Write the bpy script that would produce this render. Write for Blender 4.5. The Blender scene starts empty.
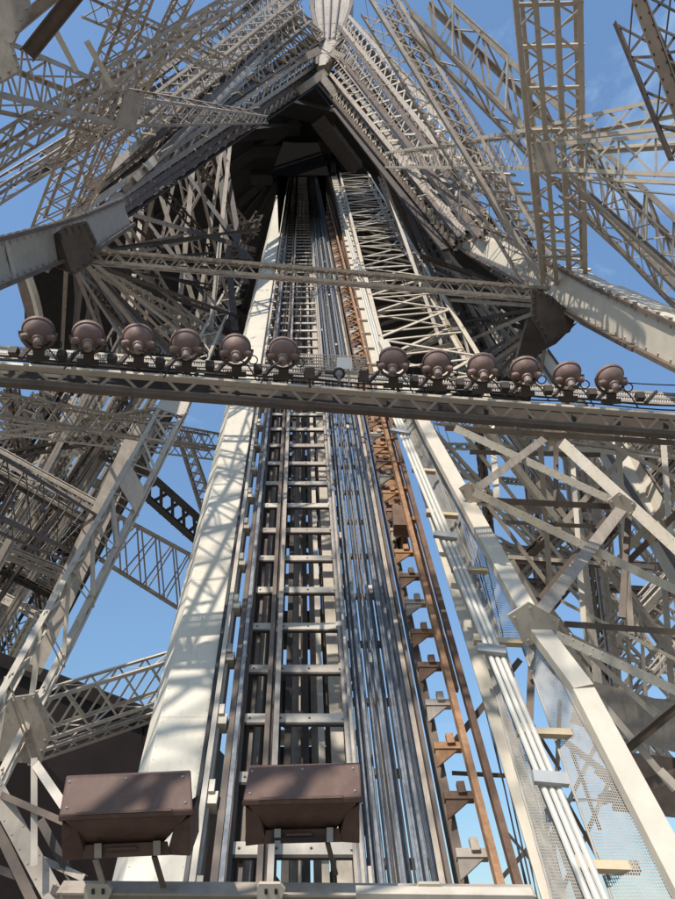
import bpy, math, random
from mathutils import Vector as V
random.seed(7)
R = math.radians
scn = bpy.context.scene
COL = scn.collection

# ------------------------------------------------------------------ camera and survey helpers
CZ = 32.0                         # the viewer stands on a gantry well above the ground
CAM = V((0, 0, CZ))
PITCH = R(37)
FPX = 699.0
AX = V((1, 0, 0)); AF = V((0, math.cos(PITCH), math.sin(PITCH))); AU = V((0, -math.sin(PITCH), math.cos(PITCH)))
def ray(x, y): return AF + AX*((x-337.5)/FPX) + AU*((449.5-y)/FPX)
def P(x, y, D): return CAM + ray(x, y)*D
VP = (301, 94)                    # where the inclined lift track runs to
DT = ray(*VP).normalized()        # direction of the track, about 63 degrees up
NT = DT.cross(AX).normalized()
if NT.dot(AF) > 0: NT = -NT       # normal of the track bed, facing the viewer
HT = 8.0
def onR(x, y, off=0.0):
    r = ray(x, y); return CAM + r*((HT-off)/(-r.dot(NT)))
def depth(p): return (p-CAM).dot(AF)

cam = bpy.data.cameras.new('camera'); co = bpy.data.objects.new('camera', cam); COL.objects.link(co)
co.location = CAM; co.rotation_euler = (math.pi/2+PITCH, 0, 0)
cam.sensor_fit = 'VERTICAL'; cam.sensor_height = 24; cam.lens = 24*FPX/899; cam.clip_end = 6000; cam.clip_start = .05
scn.camera = co
SUN = V((-.42, -.80, .86)).normalized()

# ------------------------------------------------------------------ materials
def mat(name, col, rough=.6, var=.25, metal=0.0, scale=3.0, streak=None, bump=.0, spec=.4, rnd=.12):
    m = bpy.data.materials.new(name); m.use_nodes = True
    N = m.node_tree.nodes; L = m.node_tree.links
    b = N['Principled BSDF']; b.inputs['Roughness'].default_value = rough; b.inputs['Metallic'].default_value = metal
    b.inputs['Specular IOR Level'].default_value = spec
    tc = N.new('ShaderNodeNewGeometry'); 
    no = N.new('ShaderNodeTexNoise'); no.inputs['Scale'].default_value = scale; no.inputs['Detail'].default_value = 8; no.inputs['Roughness'].default_value = .65
    L.new(tc.outputs['Position'], no.inputs['Vector'])
    ra = N.new('ShaderNodeValToRGB'); ra.color_ramp.elements[0].position = .3; ra.color_ramp.elements[1].position = .72
    d = [c*(1-var) for c in col]; l = [min(1, c*(1+var*.7)) for c in col]
    ra.color_ramp.elements[0].color = (*d, 1); ra.color_ramp.elements[1].color = (*l, 1)
    L.new(no.outputs['Fac'], ra.inputs['Fac'])
    last = ra.outputs['Color']
    if streak:
        mp = N.new('ShaderNodeMapping'); mp.inputs['Scale'].default_value = (5, 5, .35)
        L.new(tc.outputs['Position'], mp.inputs['Vector'])
        n2 = N.new('ShaderNodeTexNoise'); n2.inputs['Scale'].default_value = 2.2; n2.inputs['Detail'].default_value = 6
        L.new(mp.outputs['Vector'], n2.inputs['Vector'])
        r2 = N.new('ShaderNodeValToRGB'); r2.color_ramp.elements[0].position = .52; r2.color_ramp.elements[1].position = .74
        r2.color_ramp.elements[0].color = (0, 0, 0, 1); r2.color_ramp.elements[1].color = (.55, .55, .55, 1)
        L.new(n2.outputs['Fac'], r2.inputs['Fac'])
        mx = N.new('ShaderNodeMixRGB'); mx.inputs['Color2'].default_value = (*streak, 1)
        L.new(r2.outputs['Color'], mx.inputs['Fac']); L.new(last, mx.inputs['Color1']); last = mx.outputs['Color']
    if rnd:
        oi = N.new('ShaderNodeObjectInfo'); mr = N.new('ShaderNodeMapRange')
        mr.inputs['To Min'].default_value = 1-rnd; mr.inputs['To Max'].default_value = 1+rnd
        L.new(oi.outputs['Random'], mr.inputs['Value'])
        mu = N.new('ShaderNodeMixRGB'); mu.blend_type = 'MULTIPLY'; mu.inputs['Fac'].default_value = 1
        L.new(last, mu.inputs['Color1']); L.new(mr.outputs['Result'], mu.inputs['Color2']); last = mu.outputs['Color']
    L.new(last, b.inputs['Base Color'])
    if bump:
        n3 = N.new('ShaderNodeTexNoise'); n3.inputs['Scale'].default_value = scale*9; n3.inputs['Detail'].default_value = 4
        L.new(tc.outputs['Position'], n3.inputs['Vector'])
        bp = N.new('ShaderNodeBump'); bp.inputs['Strength'].default_value = bump; bp.inputs['Distance'].default_value = .02
        L.new(n3.outputs['Fac'], bp.inputs['Height']); L.new(bp.outputs['Normal'], b.inputs['Normal'])
    return m
STEEL = mat('taupe steel paint', (.385, .32, .258), .5, .26, streak=(.2, .15, .11))
PALE = mat('pale steel paint', (.50, .43, .345), .5, .14, streak=(.36, .29, .22))
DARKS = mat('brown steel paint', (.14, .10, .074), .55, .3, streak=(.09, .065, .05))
SHADE = mat('shade-toned brown steel', (.07, .052, .041), .7, .35)  # brown darkened so the steel's shade sits in its colour
CREAM = mat('cream column paint', (.60, .535, .43), .55, .12, scale=1.2, streak=(.47, .40, .31), rnd=.0)
BROWN = mat('floodlight brown enamel', (.125, .074, .057), .6, .22, scale=5.0, streak=(.165, .115, .09), bump=.06, rnd=.04, spec=.2)
LAMPB = mat('spotlight brown enamel', (.235, .155, .13), .55, .2, scale=5, rnd=.2, spec=.25, streak=(.13, .085, .07), bump=.25)
SOCK = mat('lamp socket enamel', (.27, .19, .16), .5, .15, scale=5)
RUST = mat('rusted rail steel', (.31, .165, .085), .8, .45, scale=6, bump=.3)
RUSTD = mat('dark rusted steel', (.17, .10, .065), .8, .4, scale=5, bump=.3)
CABLE = mat('galvanised cable', (.20, .205, .215), .55, .4, metal=.0, scale=12)
CABLD = mat('oiled cable', (.075, .075, .08), .45, .3, metal=.3, scale=12)
WHITE = mat('white pipe', (.56, .52, .45), .55, .06, rnd=.03)
RUBBER = mat('black rubber', (.025, .025, .027), .5, .3)
ZINC = mat('zinc clip', (.33, .33, .32), .55, .15, metal=.1)
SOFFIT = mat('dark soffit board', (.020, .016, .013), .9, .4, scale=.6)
HOODSHADE = mat('near-black hood shade', (.007, .006, .0055), .95, .2, spec=.0)  # near-black so the sunlit hood still looks shaded
ROOFM = mat('shade-dark brown cladding', (.016, .010, .0095), .6, .3, scale=.8, spec=.15)  # brown darkened to put the wall's shade into the colour
NET = mat('safety net wire', (.33, .30, .26), .65, .15)
PAPER = mat('white notice', (.86, .86, .86), .5, .02)
TIMBER = mat('ochre bracket paint', (.50, .40, .26), .6, .2)
LENS = mat('lamp glass', (.35, .37, .4), .1, .1, metal=.3)
GROUND = mat('pale gravel', (.17, .15, .125), .9, .25, scale=.25)

# ------------------------------------------------------------------ mesh helpers
class MB:
    def __init__(s): s.v = []; s.f = []
    def hexa(s, c):               # eight corners: 0-3 one end ring, 4-7 the other
        o = len(s.v); s.v += [tuple(p) for p in c]
        s.f += [(o, o+3, o+2, o+1), (o+4, o+5, o+6, o+7)] + [(o+i, o+(i+1) % 4, o+4+(i+1) % 4, o+4+i) for i in range(4)]
    def bar(s, p, q, w, h, up=None):
        d = (q-p)
        if d.length < 1e-5: return
        d.normalize(); up = V(up) if up is not None else V((0, 0, 1))
        u = d.cross(up)
        if u.length < 1e-3: u = d.cross(V((1, 0, .3)))
        u.normalize(); v = u.cross(d).normalized(); u *= w/2; v *= h/2
        s.hexa([p-u-v, p+u-v, p+u+v, p-u+v, q-u-v, q+u-v, q+u+v, q-u+v])
    def ell(s, p, q, u, v, a, t):  # L-section with legs of length a along u and v
        s.hexa([p, p+u*a, p+u*a+v*t, p+v*t, q, q+u*a, q+u*a+v*t, q+v*t])
        s.hexa([p+v*t, p+u*t+v*t, p+u*t+v*a, p+v*a, q+v*t, q+u*t+v*t, q+u*t+v*a, q+v*a])
    def ibeam(s, p, q, w, h, up, t=None):
        d = (q-p).normalized(); u = d.cross(up).normalized(); v = u.cross(d).normalized(); t = t or h*.12
        s.bar(p+v*(h-t)/2, q+v*(h-t)/2, w, t, v); s.bar(p-v*(h-t)/2, q-v*(h-t)/2, w, t, v)
        s.bar(p, q, t*.9, h-2*t, v)
    def tube(s, pts, r, n=6):
        rings = []; k = len(pts)
        for i, p in enumerate(pts):
            d = (pts[min(i+1, k-1)]-pts[max(i-1, 0)]).normalized()
            u = d.cross(V((0, 0, 1)));  u = u if u.length > .05 else d.cross(V((1, 0, 0)))
            u.normalize(); w = u.cross(d)
            o = len(s.v); rings.append(o)
            for j in range(n):
                a = 2*math.pi*j/n; s.v.append(tuple(p+(u*math.cos(a)+w*math.sin(a))*r))
        for a, b in zip(rings, rings[1:]):
            for j in range(n): s.f.append((a+j, a+(j+1) % n, b+(j+1) % n, b+j))
        s.f.append(tuple(rings[0]+j for j in range(n))[::-1]); s.f.append(tuple(rings[-1]+j for j in range(n)))
    def lathe(s, c, ax, prof, n=28):
        u = ax.cross(V((1, 0, 0))).normalized(); w = ax.cross(u).normalized(); rings = []
        for (r, z) in prof:
            o = len(s.v); rings.append(o)
            for j in range(n):
                a = 2*math.pi*j/n; s.v.append(tuple(c+ax*z+(u*math.cos(a)+w*math.sin(a))*r))
        for a, b in zip(rings, rings[1:]):
            for j in range(n): s.f.append((a+j, a+(j+1) % n, b+(j+1) % n, b+j))
        s.f.append(tuple(rings[0]+j for j in range(n))[::-1]); s.f.append(tuple(rings[-1]+j for j in range(n)))
    def quad(s, a, b, c, d): o = len(s.v); s.v += [tuple(x) for x in (a, b, c, d)]; s.f.append((o, o+1, o+2, o+3))
    def prism(s, ring, vec):
        o = len(s.v); n = len(ring); s.v += [tuple(p) for p in ring]+[tuple(p+vec) for p in ring]
        s.f.append(tuple(range(o, o+n))); s.f.append(tuple(range(o+2*n-1, o+n-1, -1)))
        for i in range(n): s.f.append((o+i, o+n+i, o+n+(i+1) % n, o+(i+1) % n))
    def rivet(s, c, nrm, r=.018):
        u = nrm.cross(V((.3, .5, .8))).normalized(); w = nrm.cross(u); o = len(s.v)
        for rr, z in ((r, 0), (r*.7, r*.55)):
            for j in range(6):
                a = j*math.pi/3; s.v.append(tuple(c+nrm*z+(u*math.cos(a)+w*math.sin(a))*rr))
        for j in range(6): s.f.append((o+j, o+(j+1) % 6, o+6+(j+1) % 6, o+6+j))
        s.f.append(tuple(o+6+j for j in range(6)))
def obj(name, mb, m, parent=None, smooth=False, bevel=0):
    me = bpy.data.meshes.new(name); me.from_pydata(mb.v, [], mb.f)
    if smooth:
        me.polygons.foreach_set('use_smooth', [True]*len(me.polygons))
        try: me.set_sharp_from_angle(angle=R(40))
        except Exception: pass
    me.materials.append(m); o = bpy.data.objects.new(name, me); COL.objects.link(o)
    if parent is not None:
        o.parent = parent; o.matrix_parent_inverse = parent.matrix_world.inverted() if False else parent.matrix_basis.inverted()
    if bevel:
        b = o.modifiers.new('edge', 'BEVEL'); b.width = bevel; b.segments = 2; b.limit_method = 'ANGLE'
    return o
def split(mb, name, m, parent):
    for i in range(0, len(mb.v), 8):
        b = MB(); b.v = mb.v[i:i+8]; b.f = [tuple(j-i for j in f) for f in mb.f if i <= f[0] < i+8]; obj(name, b, m, parent)
def tag(o, label, cat, group=None):
    o['label'] = label; o['category'] = cat; o['kind'] = 'thing'
    if group: o['group'] = group
    return o
def thing(name, label, cat, loc, group=None):
    o = bpy.data.objects.new(name, None); COL.objects.link(o); o.location = loc; o.empty_display_size = .2
    return tag(o, label, cat, group)
def lerp(a, b, t): return a+(b-a)*t

KC, KL = .58, .58
# ------------------------------------------------------------------ lattice girders
def away(a, b, c):
    n = (b-a).cross(c-a).normalized()
    return n if n.dot((a+b)/2-CAM) > 0 else -n
def lace(kind, A, B, C, D, bays, w, n, t=None, posts=False):
    """lacing between line A-B and line C-D: Z zigzag, X crossed, N diagonals with posts"""
    m = MB(); t = t or w*.3
    for i in range(bays):
        f0, f1 = i/bays, (i+1)/bays
        a0, a1, c0, c1 = lerp(A, B, f0), lerp(A, B, f1), lerp(C, D, f0), lerp(C, D, f1)
        if kind == 'Z':
            if i % 2 == 0: m.bar(a0, c1, w, t, n)
            else: m.bar(c0+n*t*1.2, a1+n*t*1.2, w, t, n)
        elif kind == 'X':
            m.bar(a0, c1, w, t, n); m.bar(c0+n*t*1.25, a1+n*t*1.25, w, t, n)
        else:
            m.bar(a0, c1, w, t, n)
        if posts or kind == 'N': m.bar(a1+n*t*2.6, c1+n*t*2.6, w*.9, t, n)
    return m
def girder(label, a0, a1, b0, b1, D0, D1=None, T=None, bays=14, kind='X', cs=None, ls=None, m=STEEL, group=None, gus=(), full=True,
           cat='girder', name='lattice_girder', posts=False, off=None, lm=None, flip=1, root=None, p3=None):
    if p3: A0, A1, B0, B1 = p3
    elif off is not None:
        A0, A1, B0, B1 = onR(*a0, off), onR(*a1, off), onR(*b0, off), onR(*b1, off)
    else:
        w0 = math.dist(a0, b0); w1 = math.dist(a1, b1)
        if D1 is None: D1 = D0*w0/max(w1, 1)
        A0, B0, A1, B1 = P(*a0, D0), P(*b0, D0), P(*a1, D1), P(*b1, D1)
    wd = ((A0-B0).length+(A1-B1).length)/2
    n = away(A0, A1, B0)*flip; T = wd*.9 if T is None else T
    cs = (cs or max(.05, wd*.10))*KC; ls = (ls or cs*.9)*KL
    root = root or thing(name, label, cat, A0, group); lm = lm or m
    inn = (B0-A0).normalized(); t = cs*.16
    def chord(p, q, u, v):
        mb = MB(); mb.ell(p, q, u, v, cs, t); obj('chord', mb, m, root)
    chord(A0, A1, inn, n); chord(B0, B1, -inn, n)
    obj('lacing', lace(kind, A0+n*t*2, A1+n*t*2, B0+n*t*2, B1+n*t*2, bays, ls, n, posts=posts), lm, root)
    if T > 0:
        k = n*T
        chord(A0+k, A1+k, inn, -n); chord(B0+k, B1+k, -inn, -n)
        if full:
            obj('lacing', lace(kind, A0+k-n*t*2, A1+k-n*t*2, B0+k-n*t*2, B1+k-n*t*2, bays, ls, -n, posts=posts), lm, root)
            sd = MB()
            obj('side_lacing', lace('Z', A0+inn*t*2, A1+inn*t*2, A0+k+inn*t*2, A1+k+inn*t*2, bays, ls, inn), lm, root)
            obj('side_lacing', lace('Z', B0-inn*t*2, B1-inn*t*2, B0+k-inn*t*2, B1+k-inn*t*2, bays, ls, -inn), lm, root)
    for (f, ln) in gus:
        pa, pb = lerp(A0, A1, f), lerp(B0, B1, f); dd = (A1-A0).normalized()*wd*ln
        g = MB(); e = n*-.006; inn2 = (pb-pa)*.02
        g.prism([pa-dd*.5+e-inn2, pa+dd*.5+e-inn2, pb+dd*.5+e+inn2, pb-dd*.5+e+inn2], n*-.02)
        if wd*FPX/max(D0, 1) > 18:
            for i in range(5):
                for s_ in (.08, .92): g.rivet(lerp(pa, pb, s_)+dd*(i/4-.5)*.86+n*-.026, -n, .02)
        obj('gusset_plate', g, m, root)
    return root
def plank(name, label, cat, p0, D0, p1, D1, wpx, thick=.5, m=STEEL, group=None, parent=None, sec='I', off=None):
    """one rolled beam: I section, box or L, sized by its breadth at the first end"""
    A, B = (onR(*p0, off), onR(*p1, off)) if off is not None else (P(*p0, D0), P(*p1, D1))
    w = wpx*depth(A)/FPX; mb = MB(); up = (A-CAM).normalized()
    d = (B-A).normalized(); u = d.cross(up).normalized(); v = u.cross(d).normalized(); h = w*thick
    if sec == 'I': mb.ibeam(A, B, h, w, u, w*.1)
    elif sec == 'C':
        mb.bar(A, B, w, h*.15, v); mb.bar(A+u*w*.45+v*h*.4, B+u*w*.45+v*h*.4, w*.1, h*.62, v); mb.bar(A-u*w*.45+v*h*.4, B-u*w*.45+v*h*.4, w*.1, h*.62, v)
    elif sec == 'L':
        mb.bar(A, B, w, w*.14, v); mb.bar(A+u*w*.43+v*h*.45, B+u*w*.43+v*h*.45, w*.14, h*.72, v)
    else: mb.bar(A, B, w, h, v)
    o = obj(name, mb, m, parent)
    if parent is None: tag(o, label, cat, group)
    if w > .13 and sec in 'LIC' and depth(A) < 18:
        rv = MB(); N_ = int((B-A).length/.16); nrm = -v if v.dot(A-CAM) > 0 else v
        ee = h/2 if sec == 'I' else w*.07
        for i in range(1, N_):
            for e in (-.34, .34): rv.rivet(lerp(A, B, i/N_)+u*w*e*(1 if sec != 'I' else .9)+nrm*(w*.07 if sec == 'L' else h*.075), nrm, .012)
        if rv.v: obj('rivets', rv, m, o)
    return o

# ================================================================== SETTING
g = MB(); S = 3000; g.quad(V((-S, -S, 0)), V((S, -S, 0)), V((S, S, 0)), V((-S, S, 0)))
o = obj('ground', g, GROUND); o['kind'] = 'structure'

# ---- platform overhead: dark soffit, coffers, lift opening
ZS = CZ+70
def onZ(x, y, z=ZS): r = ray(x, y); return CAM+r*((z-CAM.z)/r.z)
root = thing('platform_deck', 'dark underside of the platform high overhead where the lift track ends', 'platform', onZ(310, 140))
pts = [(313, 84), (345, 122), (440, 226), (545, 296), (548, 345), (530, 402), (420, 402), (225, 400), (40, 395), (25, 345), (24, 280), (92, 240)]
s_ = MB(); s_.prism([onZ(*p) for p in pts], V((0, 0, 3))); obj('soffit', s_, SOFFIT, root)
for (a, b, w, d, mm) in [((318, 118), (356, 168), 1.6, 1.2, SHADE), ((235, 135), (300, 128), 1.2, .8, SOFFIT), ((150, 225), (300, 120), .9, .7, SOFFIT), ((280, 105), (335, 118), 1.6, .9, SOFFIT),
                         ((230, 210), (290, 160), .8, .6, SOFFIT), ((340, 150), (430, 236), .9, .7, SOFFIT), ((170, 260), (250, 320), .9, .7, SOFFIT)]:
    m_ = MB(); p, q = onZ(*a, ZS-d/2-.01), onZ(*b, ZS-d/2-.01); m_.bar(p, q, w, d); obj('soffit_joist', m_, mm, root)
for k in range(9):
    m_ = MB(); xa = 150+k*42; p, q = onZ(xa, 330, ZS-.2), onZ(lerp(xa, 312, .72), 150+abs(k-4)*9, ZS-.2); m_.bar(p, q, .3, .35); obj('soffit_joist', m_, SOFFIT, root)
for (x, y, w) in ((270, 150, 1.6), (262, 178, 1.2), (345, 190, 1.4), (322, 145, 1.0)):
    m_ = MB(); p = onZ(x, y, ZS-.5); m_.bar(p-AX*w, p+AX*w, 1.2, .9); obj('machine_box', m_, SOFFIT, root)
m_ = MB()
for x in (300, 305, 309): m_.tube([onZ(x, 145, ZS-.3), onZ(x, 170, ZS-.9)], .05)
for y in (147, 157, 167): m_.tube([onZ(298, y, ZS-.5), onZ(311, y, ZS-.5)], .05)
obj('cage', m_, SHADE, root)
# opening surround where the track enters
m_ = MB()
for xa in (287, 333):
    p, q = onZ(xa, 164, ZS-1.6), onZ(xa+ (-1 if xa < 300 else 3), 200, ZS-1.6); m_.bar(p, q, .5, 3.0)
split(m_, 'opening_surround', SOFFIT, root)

# ---- dark clad building at lower left
root = thing('clad_building', 'dark brown clad building with sloping eave behind the lower left girders', 'building', P(80, 790, 30))
face = [P(-60, 640, 34), P(215, 745, 27), P(215, 960, 24), P(-60, 960, 31)]
bk = V((1.5, 9, -.5)); m_ = MB(); m_.prism(face, bk); obj('wall', m_, ROOFM, root)
m_ = MB(); n_ = away(face[0], face[1], face[2])
m_.bar(face[0]+V((0, 0, .2))-n_*.25, face[1]+V((0, 0, .2))-n_*.25, .5, .45, n_); obj('eave', m_, ROOFM, root)
m_ = MB()
for f in (.12, .3, .47, .62, .78, .9):
    m_.bar(lerp(face[0], face[1], f)-n_*.05, lerp(face[3], face[2], f)-n_*.05, .09, .09, n_)
split(m_, 'seam_cover', ROOFM, root)

# ================================================================== LIFT TRACK
def ref(x, off=0.0, y=885): return onR(x, y, off)
def run(x, off=0, s0=-2.5, s1=76, y=885):
    p = ref(x, off, y); return p+DT*s0, p+DT*s1
YREF = 885
trk = thing('lift_track', 'steep lift track of crossed sleepers climbing into the dark platform', 'lift track', ref(295))
def rail(x, off, w, h, m, name='rail', par=trk, s0=-2.5, s1=76, sec='bar'):
    mb = MB(); p, q = run(x, off, s0, s1)
    if sec == 'I': mb.ibeam(p, q, w, h, NT, h*.14)
    else: mb.bar(p, q, w, h, NT)
    return obj(name, mb, m, par)
rail(192, .25, .07, .10, PALE); rail(199, .05, .05, .3, STEEL)
rail(214, .12, .085, .12, DARKS); rail(221, .2, .06, .06, CABLE, 'guide_bar'); rail(228, -.1, .07, .25, DARKS)
rail(259, .16, .07, .09, DARKS); rail(270, .22, .075, .075, STEEL); rail(265, .05, .05, .2, SHADE)
rail(365, .08, .07, .16, STEEL, s1=74); rail(240, -.2, .06, .22, DARKS)
NS = 79; STEP = .972
p0 = ref(225); xdir = (ref(365)-p0).normalized(); WS = (ref(365)-p0).length; XL = (ref(268)-p0).length
for i in range(NS):
    s = -.55+i*STEP; b = p0+DT*s
    mb = MB(); h = .165
    mb.bar(b, b+xdir*WS, .04, h, DT)
    for k in (.31, .93): mb.bar(b+xdir*WS*k+NT*.035-DT*.03, b+xdir*WS*k+NT*.035+DT*.09, .06, .03, NT)
    sl_ = obj('sleeper', mb, PALE if i % 4 else STEEL, trk)
    if i < 22:
        mb = MB(); mb.bar(b-DT*.1+NT*.0, b+xdir*WS-DT*.1+NT*.0, .05, .04, DT); obj('sleeper_shade', mb, SHADE, sl_)  # dark bar stands in for the sleeper's shaded underside
        for k in (.08, .3, .36, .62, .95):
            mb = MB(); mb.rivet(b+xdir*WS*k+NT*.021, NT, .02); obj('bolt_head', mb, DARKS, sl_)
# stub brackets on the left rail
mb0 = MB()
for i in range(62):
    b = ref(199)+DT*(-.3+i*1.22); mb = MB()
    mb.bar(b+NT*.16-xdir*.03, b+NT*.16+xdir*.13, .17, .2, NT)
    mb.bar(b+NT*.27+xdir*.05+DT*.05, b+NT*.27+xdir*.05+DT*.22, .07, .07, NT)
    obj('rail_bracket', mb, PALE if i % 3 else STEEL, trk)

# unseen hood added to shade the upper track
root = thing('shade_hood', 'added near-black hood shading the top of the lift track under the platform', 'hood', ref(300)+DT*40)
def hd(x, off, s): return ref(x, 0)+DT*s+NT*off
mb = MB(); mb.prism([hd(184, .3, 40), hd(184, 3.6, 40), hd(184, 3.6, 77), hd(184, .3, 77)], AX*-.06); obj('side_wall', mb, HOODSHADE, root)
mb = MB(); mb.prism([hd(452, .5, 46), hd(452, 3.6, 46), hd(452, 3.6, 77), hd(452, .5, 77)], AX*.06); obj('side_wall', mb, HOODSHADE, root)
mb = MB(); mb.prism([hd(150, 3.6, 40), hd(460, 3.6, 40), hd(460, 3.6, 77), hd(150, 3.6, 77)], NT*.06); obj('roof_plate', mb, HOODSHADE, root)
# understructure below the sleepers
bed = thing('track_bed', 'sunlit and shade-toned steel framing seen through the gaps between the sleepers', 'track bed', ref(295, -2))
for (x, off, w, h, m_) in [(233, -1.2, .16, .3, SHADE), (247, -1.5, .12, .3, STEEL), (285, -1.0, .1, .25, SHADE), (292, -1.9, .25, .3, STEEL), (306, -1.4, .12, .3, SHADE), (318, -2.0, .12, .3, STEEL),
                           (326, -1.1, .1, .2, PALE), (345, -1.0, .2, .3, PALE), (335, -1.8, .1, .2, SHADE), (272, -2.1, .1, .3, SHADE), (358, -2.0, .16, .3, STEEL), (258, -1.9, .14, .3, SHADE)]:
    rail(x, off, w, h, m_, 'bed_beam', bed, -4, 70)  # pale and dark beams carry sun patches and shade in their colour
for i in range(46):
    s = -2+i*1.55; a = ref(222, -2.4)+DT*s; w = (ref(385, -2.4)-ref(222, -2.4)); mb = MB()
    mb.bar(a, a+w, .22, .16, NT); obj('cross_beam', mb, SHADE if i % 3 else STEEL, bed)
mb = MB()
for i in range(23):
    s = -2+i*3.1; a = ref(225, -2.75)+DT*s; w = (ref(380, -2.75)-ref(225, -2.75)); mb.bar(a, a+w+DT*3.1, .1, .04, NT); mb.bar(a+w-NT*.06, a+DT*3.1-NT*.06, .1, .04, NT)
obj('bed_bracing', mb, SHADE, bed)
# dark panels added for deep shade on the far side of the bed (partly closes the view through it)
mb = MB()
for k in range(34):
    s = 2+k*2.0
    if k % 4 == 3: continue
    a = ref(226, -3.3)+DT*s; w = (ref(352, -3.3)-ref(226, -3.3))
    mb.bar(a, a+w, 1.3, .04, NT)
split(mb, 'shade_panel', SOFFIT, bed)

# ---- left inclined cream column (chamfered box)
root = thing('inclined_column', 'broad cream painted box column rising beside the lift track with lattice shadows', 'box column', ref(150))
mb = MB(); c = [ref(111, -.5), ref(122, .0), ref(183, .0), ref(183, -.9), ref(111, -.9)]
mb.prism([p-DT*3 for p in c], DT*62.5); obj('shaft', mb, CREAM, root, bevel=.012)
for s in (2.4, 5.6, 9.5, 14, 19, 25, 32, 40, 48):
    mb = MB(); q = [ref(121.7, -.3), ref(121.7, .004), ref(183.3, .004), ref(183.3, -.3)]
    mb.prism([p+DT*s for p in q], DT*.012); obj('joint_strip', mb, CREAM, root)
mb = MB()
for s in [x*.21 for x in range(280)]:
    mb.rivet(ref(180, .0)+DT*s, NT, .012); mb.rivet(ref(125, .0)+DT*s, NT, .012)
obj('rivets', mb, CREAM, root)
mb = MB(); mb.prism([p+DT*59.5 for p in [ref(106, -.4), ref(106, .08), ref(190, .08), ref(190, -.95), ref(106, -.95)]], DT*.5); obj('cap_plate', mb, PALE, root)
# service rail on column edge
mb = MB(); p, q = run(186, .02, -3, 62); mb.bar(p, q, .05, .16, NT); obj('edge_angle', mb, RUBBER, root)

# ---- cables on the right of the track
random.seed(3)
CG = 'steel ropes running up the lift track'
for i, x in enumerate([362, 367, 371, 378, 382, 386, 392, 395, 402, 405, 409, 416, 420, 426, 429, 434, 360, 374, 389, 412, 423, 437]):
    off = [.05, .22, .0, .12, .3, .02, .18, .26][i % 8]
    p, q = run(x, off, -2.5, 75); sw = NT*random.uniform(-.05, .05)+xdir*random.uniform(-.03, .03)
    mb = MB(); mb.tube([lerp(p, q, k/24)+sw*math.sin(math.pi*k/24*3)*.6 for k in range(25)], random.choice([.014, .017, .02, .026]), 6)
    o = obj('hoist_cable', mb, CABLE if i % 4 != 3 else CABLD, smooth=True)
    tag(o, 'grey steel rope in the bundle right of the sleepers', 'cable', CG)
root = thing('rope_guide_frame', 'slim grey guide rails carrying rollers among the rope bundle', 'guide rail', ref(400))
for x, off, w in ((357, .0, .05), (375, -.14, .05), (399, -.16, .06), (424, -.18, .07), (442, -.05, .07)):
    rail(x, off, w, .12, STEEL if x != 424 else PALE, 'guide_rail', root)
for i in range(60):
    b = ref(357, -.22)+DT*(i*1.25-1); mb = MB(); w = ref(442, -.22)-ref(357, -.22)
    mb.bar(b, b+w, .1, .08, NT); obj('tie_bar', mb, DARKS, root)
for i in range(40):
    x = (370, 384, 397, 412)[i % 4]; b = ref(x, .16)+DT*(i*1.7); mb = MB()
    mb.bar(b, b+DT*.2, .07, .05, NT); obj('rope_roller', mb, PALE, root)

# ---- rusty rack rail on the right of the ropes
root = thing('rusty_rail', 'orange rusted rail on stepped brackets right of the steel ropes', 'rail', ref(500))
rail(500, .3, .085, .14, RUST, 'rail', root, -2, 60); rail(518, .05, .09, .12, RUSTD, 'rail', root, -2, 60)
rail(462, -.35, .12, .3, DARKS, 'back_beam', root, -2, 66); rail(449, .0, .05, .2, DARKS, 'edge_strip', root, -2, 70); rail(478, -.5, .1, .3, RUSTD, 'back_beam', root, 8, 60); rail(508, -.25, .05, .1, RUST, 'rail', root, 3, 60)
w1 = ref(497)-ref(458)
for i in range(80):
    b = ref(458, .02)+DT*(.35+i*.76); mb = MB()
    mb.bar(b+w1*.1, b+w1*.95, .11, .1, NT)
    g0 = b+w1*.12-DT*.055; mb.prism([g0, g0+w1*.7, g0-DT*.2-NT*.1], NT*.03)
    mb.bar(b+w1*.62+NT*.06, b+w1*.62+NT*.06+DT*.16, .1, .08, NT)
    obj('bracket', mb, (STEEL, RUSTD, RUST)[i % 3], root)
# rust coloured channel leaning from mid-height
root = thing('rusted_channel', 'rust streaked flat channel behind the rail with open end box', 'channel', onR(395, 520, -.2))
mb = MB(); A, B = onR(402, 545, -.5), onR(352, 300, -.5); mb.ibeam(A, B, .4, .5, NT, .06); obj('channel', mb, RUST, root)
mb = MB(); A, B = onR(401, 530, .15), onR(399, 510, .15); mb.bar(A, B, .3, .25, NT); obj('end_box', mb, RUSTD, root)
mb = MB()
for k in range(16):
    p = lerp(onR(397, 520, .0), onR(350, 290, .0), k/15); mb.bar(p, p+xdir*.45, .12, .1, NT)
split(mb, 'cleat', RUST, root)

# thin slack wires
for i, (x0, x1) in enumerate(((522, 455), (531, 462), (538, 470), (548, 478), (556, 483), (541, 474), (527, 459), (545, 466), (552, 472), (535, 452), (560, 480), (524, 450), (549, 490), (530, 478))):
    mb = MB(); A, B = onR(x0+8, 905, -.4-.12*(i % 3)), onR(x1-4, 560, -.4-.12*(i % 3)); C = onR(x1-60, 380, -.5)
    mb.tube([lerp(A, B, k/8)+xdir*.03*math.sin(k/8*math.pi) for k in range(9)]+[C], .007 if i % 2 else .011, 4)
    tag(obj('slack_wire', mb, CABLD), 'thin dark wire hanging across the blue gap right of the rusty rail', 'wire', 'thin dark wires right of the rusty rail')

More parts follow.
